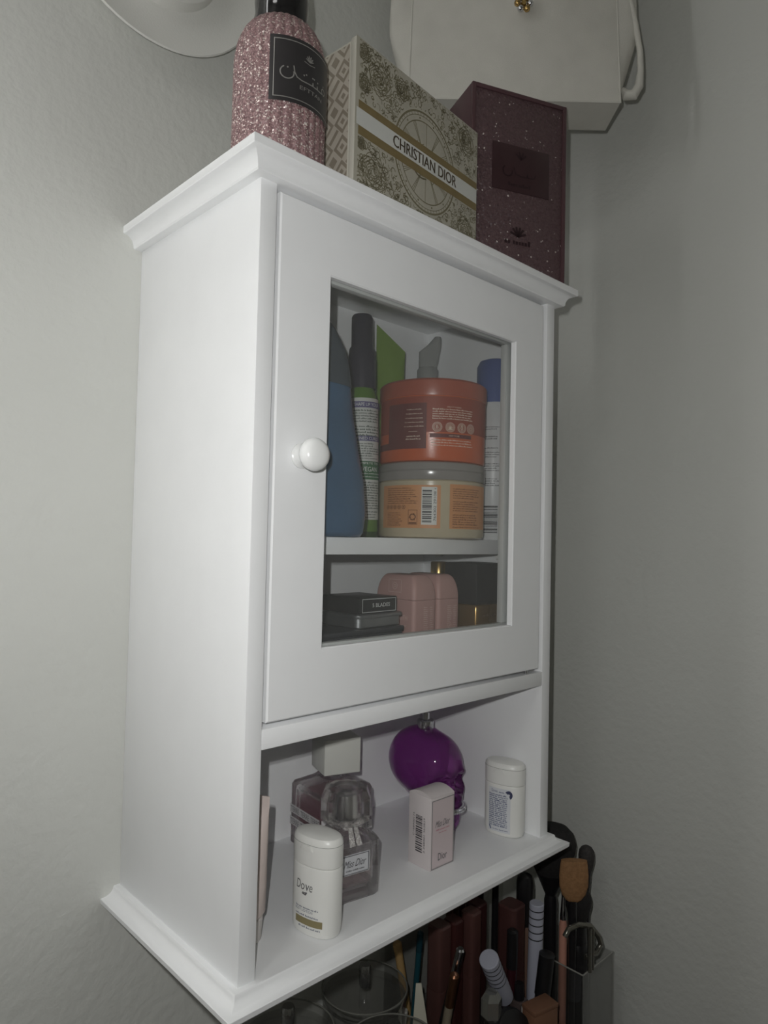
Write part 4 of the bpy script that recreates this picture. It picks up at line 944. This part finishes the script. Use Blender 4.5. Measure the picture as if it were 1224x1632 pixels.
# lipsticks and lip glosses on the deck
def lipstick(x, y, ztop, r, rgb, label, k):
    b = thing('lipstick', label, 'lipstick', (x, y, ZD), 0, 'dark red lipsticks in the organiser')
    h = ztop - ZD; m = mat('lip_tube_%d' % k, rgb, 0.35, noise=0.05)
    obj('base', loft([rrect(2 * r - .001, 2 * r - .001, r * .5, 0), rrect(2 * r, 2 * r, r * .5, 0.001), rrect(2 * r, 2 * r, r * .5, h * 0.45)]), m, b)
    obj('cap', loft([rrect(2 * r - .0008, 2 * r - .0008, r * .5, h * 0.45), rrect(2 * r - .0004, 2 * r - .0004, r * .5, h * 0.46), rrect(2 * r - .0004, 2 * r - .0004, r * .5, h - 0.002), rrect(2 * r - .004, 2 * r - .004, r * .4, h)]), m, b)
lipstick(0.3640, -0.0780, -0.1210, 0.0118, (88, 60, 56), 'brick red lipstick, leftmost in the organiser row', 1)
lipstick(0.3900, -0.0780, -0.1240, 0.0105, (70, 38, 36), 'darkest brown lipstick between the brick red ones', 2)
lipstick(0.4120, -0.0880, -0.1175, 0.0105, (92, 62, 58), 'rose brown lipstick in the middle of the row', 3)
lipstick(0.4370, -0.0760, -0.1200, 0.0115, (70, 40, 40), 'wine lipstick behind the wide maroon one', 4)
lipstick(0.4480, -0.1225, -0.1080, 0.0140, (78, 50, 48), 'wide maroon lipstick right of the row', 5)
for i, (x, y, zt, rgb, lab) in enumerate(((0.4150, -0.050, -0.098, (96, 66, 50), 'brown gold lip pencil behind the lipsticks'), (0.4300, -0.046, -0.090, (110, 80, 56), 'tan lip pencil behind the lipsticks'), (0.4460, -0.045, -0.084, (84, 52, 48), 'plum lip pencil behind the lipsticks'), (0.4620, -0.048, -0.080, (92, 60, 60), 'mauve lip pencil behind the wide maroon lipstick'))):
    b = thing('lip_pencil', lab, 'pencil', (x, y, ZD), 0, 'lip pencils at the back of the organiser')
    obj('barrel', lathe([(0, 0), (0.0048, 0), (0.0048, zt - ZD - 0.016), (0, zt - ZD - 0.016)], 12), mat('pencil_%d' % i, rgb, 0.3), b)
    obj('tip', lathe([(0.0048, zt - ZD - 0.016), (0.0016, zt - ZD - 0.002), (0, zt - ZD)], 12), mat('pencil_tip_%d' % i, tuple(min(255, c + 50) for c in rgb), 0.3), b)
LAV = mat('lavender_white', (176, 178, 192), 0.4)
def striped(label, a, b_, r):
    a = Vector(a); b_ = Vector(b_); L = (a - b_).length
    t = thing('striped_tube', label, 'tube', b_, group='lavender tubes with black rings'); t.rotation_mode = 'QUATERNION'; t.rotation_quaternion = (a - b_).to_track_quat('Z', 'Y')
    obj('tube_body', lathe([(0, 0), (r, 0), (r, L - 0.001), (r - 0.001, L), (0, L)], 28), LAV, t)
    for k in range(5):
        z = L - 0.008 - k * 0.0085
        obj('black_ring', lathe([(r - 0.0005, z), (r + 0.0002, z), (r + 0.0002, z + 0.0012), (r - 0.0005, z + 0.0012)], 28), BLACK, t)
striped('upright lavender tube with black rings beside the tan brush', (0.4560, -0.1535, -0.0985), (0.4560, -0.1500, -0.2545), 0.0088)
striped('tilted lavender tube with black rings showing its round end', (0.3560, -0.1580, -0.1240), (0.4020, -0.1460, -0.1900), 0.0110)
def pen(name, label, cat, a, b_, r, m1, m2, tip=0.25):
    a = Vector(a); b_ = Vector(b_); L = (a - b_).length
    t = thing(name, label, cat, b_); t.rotation_mode = 'QUATERNION'; t.rotation_quaternion = (a - b_).to_track_quat('Z', 'Y')
    obj('barrel', lathe([(0, 0), (r, 0), (r, L * (1 - tip)), (0, L * (1 - tip))], 16), m1, t)
    obj('cap', lathe([(0, L * (1 - tip)), (r * 1.1, L * (1 - tip)), (r * 1.1, L - 0.002), (r * 0.7, L), (0, L)], 16), m2, t)
    return t
pen('eyeliner_pen', 'black eyeliner pen with a silver cap leaning across the organiser', 'pen', (0.3520, -0.1210, -0.1270), (0.3500, -0.0900, -0.2520), 0.0046, BLACK, CHROME, 0.28)
pen('concealer_wand', 'short tube with a pale barrel beside the eyeliner pen', 'tube', (0.3400, -0.1230, -0.1500), (0.3480, -0.0980, -0.2520), 0.0050, mat('pale_tube', (150, 140, 122), 0.35), mat('copper', (120, 84, 62), 0.3, metal=0.8), 0.4)
pen('teal_pencil', 'dark teal eye pencil at the left of the organiser', 'pencil', (0.3500, -0.0600, -0.1330), (0.3470, -0.0520, -0.2530), 0.0036, mat('teal_gloss', (30, 74, 84), 0.15), mat('teal_gloss2', (26, 60, 70), 0.15), 0.2)
pen('wooden_stick', 'pale wooden cuticle stick beside the teal pencil', 'stick', (0.3350, -0.0350, -0.1500), (0.3500, -0.0450, -0.2530), 0.0050, mat('bare_wood', (176, 144, 96), 0.6, noise=0.1), MATS['bare_wood'], 0.1)
pen('mascara', 'thick black mascara tube in front of the upright lavender tube', 'mascara', (0.4470, -0.1750, -0.1450), (0.4400, -0.1660, -0.2540), 0.0085, BLACK, mat('soft_black', (24, 24, 26), 0.4), 0.45)
pen('lip_gloss', 'dark plum lip gloss left of the mascara', 'lip gloss', (0.4260, -0.1400, -0.1250), (0.4270, -0.1380, -0.2540), 0.0060, mat('plum_gloss', (60, 28, 34), 0.2), BLACK, 0.35)
b = thing('nail_polish', 'tiny bottle with a white label under the maroon lipstick', 'bottle', (0.4180, -0.1560, ZD))
obj('body', box((0, 0, 0.030), (0.016, 0.016, 0.060), 0.002), mat('smoke_bottle', (80, 70, 68), 0.2), b)
patch('label', front(-0.008), -0.0065, 0.0065, 0.030, 0.058, PLAST, b, 1)
obj('cap', lathe([(0, 0.060), (0.006, 0.060), (0.005, 0.078), (0, 0.078)], 16), BLACK, b)
b = thing('compact', 'large round black powder compact lying on the organiser', 'compact', (0.3700, -0.1720, ZD + 0.035), rot=(math.radians(58), math.radians(8), 0))
obj('base', lathe([(0, 0), (0.034, 0), (0.036, 0.002), (0.036, 0.009), (0, 0.009)], 48), BLACK, b)
obj('lid', lathe([(0, 0.0095), (0.036, 0.0095), (0.036, 0.016), (0.033, 0.020), (0, 0.021)], 48), mat('compact_lid', (26, 26, 28), 0.45), b)
b = thing('brown_carton', 'small brown carton in front of the mascara', 'box', (0.4180, -0.1850, ZD), math.radians(-12))
BRC = mat('brown_card', (118, 84, 64), 0.6, noise=0.05)
obj('body', box((0, 0, 0.032), (0.036, 0.020, 0.064), 0.0006), BRC, b)
obj('lid', box((0, 0, 0.0665), (0.037, 0.021, 0.005), 0.0006), BRC, b)
obj('white_strip', box((0, -0.0102, 0.036), (0.036, 0.0008, 0.006)), PLAST, b)
b = thing('polish_bottle', 'tiny faceted clear bottle with a glittering stopper', 'bottle', (0.3540, -0.1640, ZD), math.radians(20))
f6 = lambda r, z: [(r * math.cos(2 * PI * k / 6), r * math.sin(2 * PI * k / 6), z) for k in range(6)]
obj('glass_body', loft([f6(0.011, 0), f6(0.013, 0.003), f6(0.013, 0.055), f6(0.009, 0.064), f6(0.006, 0.067)]), CRY, b, ang=10)
obj('stopper', loft([f6(0.006, 0.067), f6(0.0115, 0.074), f6(0.0115, 0.092), f6(0.007, 0.099)]), mat('cut_stopper', (150, 150, 146), 0.1, metal=0.7), b, ang=5)
b = thing('paper_card', 'white paper card standing between canister and organiser', 'card', (0.3130, -0.1100, ZV), math.radians(-40))
obj('sheet', loft([[(-0.028, -0.0006, 0), (0.026, -0.0006, 0), (0.026, 0.0006, 0), (-0.028, 0.0006, 0)], [(-0.016, -0.0006, 0.205), (-0.010, -0.0006, 0.205), (-0.010, 0.0006, 0.205), (-0.016, 0.0006, 0.205)]]), mat('card_white', (205, 202, 186), 0.6), b)
d = Deco(); d.stroke([(0.006, 0.135), (0.009, 0.128), (0.007, 0.122)], 0.003); d.build('printed_mark', front(-0.0006), INK, b)

b = thing('foundation_bottle', 'slim bottle with a rounded black cap behind the upright lavender tube', 'bottle', (0.4820, -0.1180, ZD))
obj('body', lathe([(0, 0), (0.0100, 0), (0.0105, 0.001), (0.0105, 0.100), (0.0085, 0.108), (0, 0.108)], 24), mat('taupe_bottle', (120, 96, 84), 0.25), b)
obj('cap', lathe([(0, 0.108), (0.0105, 0.108), (0.0105, 0.160), (0.0090, 0.168), (0.0050, 0.171), (0, 0.1715)], 24), BLACK, b)

# ---- brushes in the well
ZW = ZV + 0.004
def brush(name, label, x, y, ztop, hr, hh, handle, hair, mh, ferr, flat=1.0, lean=(0, 0)):
    t = thing(name, label, 'brush', (x, y, ZW + 0.001), rot=(lean[0], lean[1], math.radians(-44)))
    L = ztop - ZW; zf = L - hh
    obj('handle', lathe([(0, 0), (handle * .7, 0), (handle, 0.02), (handle, zf - 0.035), (handle * .8, zf - 0.028), (0, zf - 0.028)], 18), mh, t)
    obj('ferrule', lathe([(0, zf - 0.028), (handle * .85, zf - 0.028), (hr * 0.62, zf), (0, zf)], 20), ferr, t)
    rg = [oval(hr * k, hr * k * flat, zf + hh * q, 28, 2) for q, k in ((-0.03, 0.58), (0.2, 0.80), (0.45, 0.97), (0.62, 1.0), (0.8, 0.9), (0.92, 0.66), (0.985, 0.3))]
    obj('bristles', loft(rg), hair, t, ang=60)
    return t
HB = mat('black_bristle', (34, 32, 32), 0.8, noise=0.3, nscale=300, bump=0.6, bscale=700)
HT = mat('tan_bristle', (150, 112, 76), 0.8, noise=0.18, nscale=260, bump=0.6, bscale=700)
HG = mat('grey_bristle', (58, 55, 54), 0.8, noise=0.3, nscale=300, bump=0.6, bscale=700)
brush('powder_brush', 'large black fluffy powder brush under the cabinet corner', 0.5300, -0.1260, -0.0320, 0.0320, 0.064, 0.0085, HB, BLACK, BLACK, 0.9)
brush('blush_brush', 'small dark grey brush leaning right of the powder brush', 0.5640, -0.1580, -0.0600, 0.0105, 0.034, 0.0050, HG, BLACK, BLACK)
brush('contour_brush', 'black brush with a thick handle behind the pink handled brush', 0.5410, -0.1600, -0.1050, 0.0170, 0.042, 0.0140, HB, BLACK, BLACK)
b = brush('eye_brush', 'slim brush with a pink handle in front of the well', 0.5120, -0.1560, -0.0900, 0.0035, 0.02, 0.0050, HB, mat('pink_handle', (196, 142, 124), 0.45, noise=0.06, nscale=120), CHROME)
t = thing('foundation_brush', 'flat tan bristle brush hanging head down before the powder brush', 'brush', (0.5130, -0.1690, ZW), 0)
obj('bristles', loft([[(x * .95, y - 0.003, z) for x, y, z in oval(0.0195 * k, 0.0065 * k, 0.2460 + 0.052 * q, 28, 2.2)] for q, k in ((0, 0.25), (0.06, 0.52), (0.2, 0.82), (0.4, 0.98), (0.65, 1.0), (0.9, 0.93), (1.0, 0.88))]), HT, t, rot=(0, 0, math.radians(-44)), ang=60)
obj('ferrule', tube([(0.0, 0, 0.0), (-0.0005, 0, 0.12), (-0.001, 0, 0.248)], [0.004, 0.004, 0.006], 12), BLACK, t)
for k, (x, y, zt, r) in enumerate(((0.4720, -0.055, -0.070, 0.013), (0.4780, -0.075, -0.062, 0.010))):
    brush('eyeshadow_brush', ('dark eyeshadow brush behind the wide maroon lipstick', 'dark slim brush behind the upright lavender tube')[k], x, y, zt, r, 0.035, 0.0045, HB, BLACK, BLACK).location.z = ZD
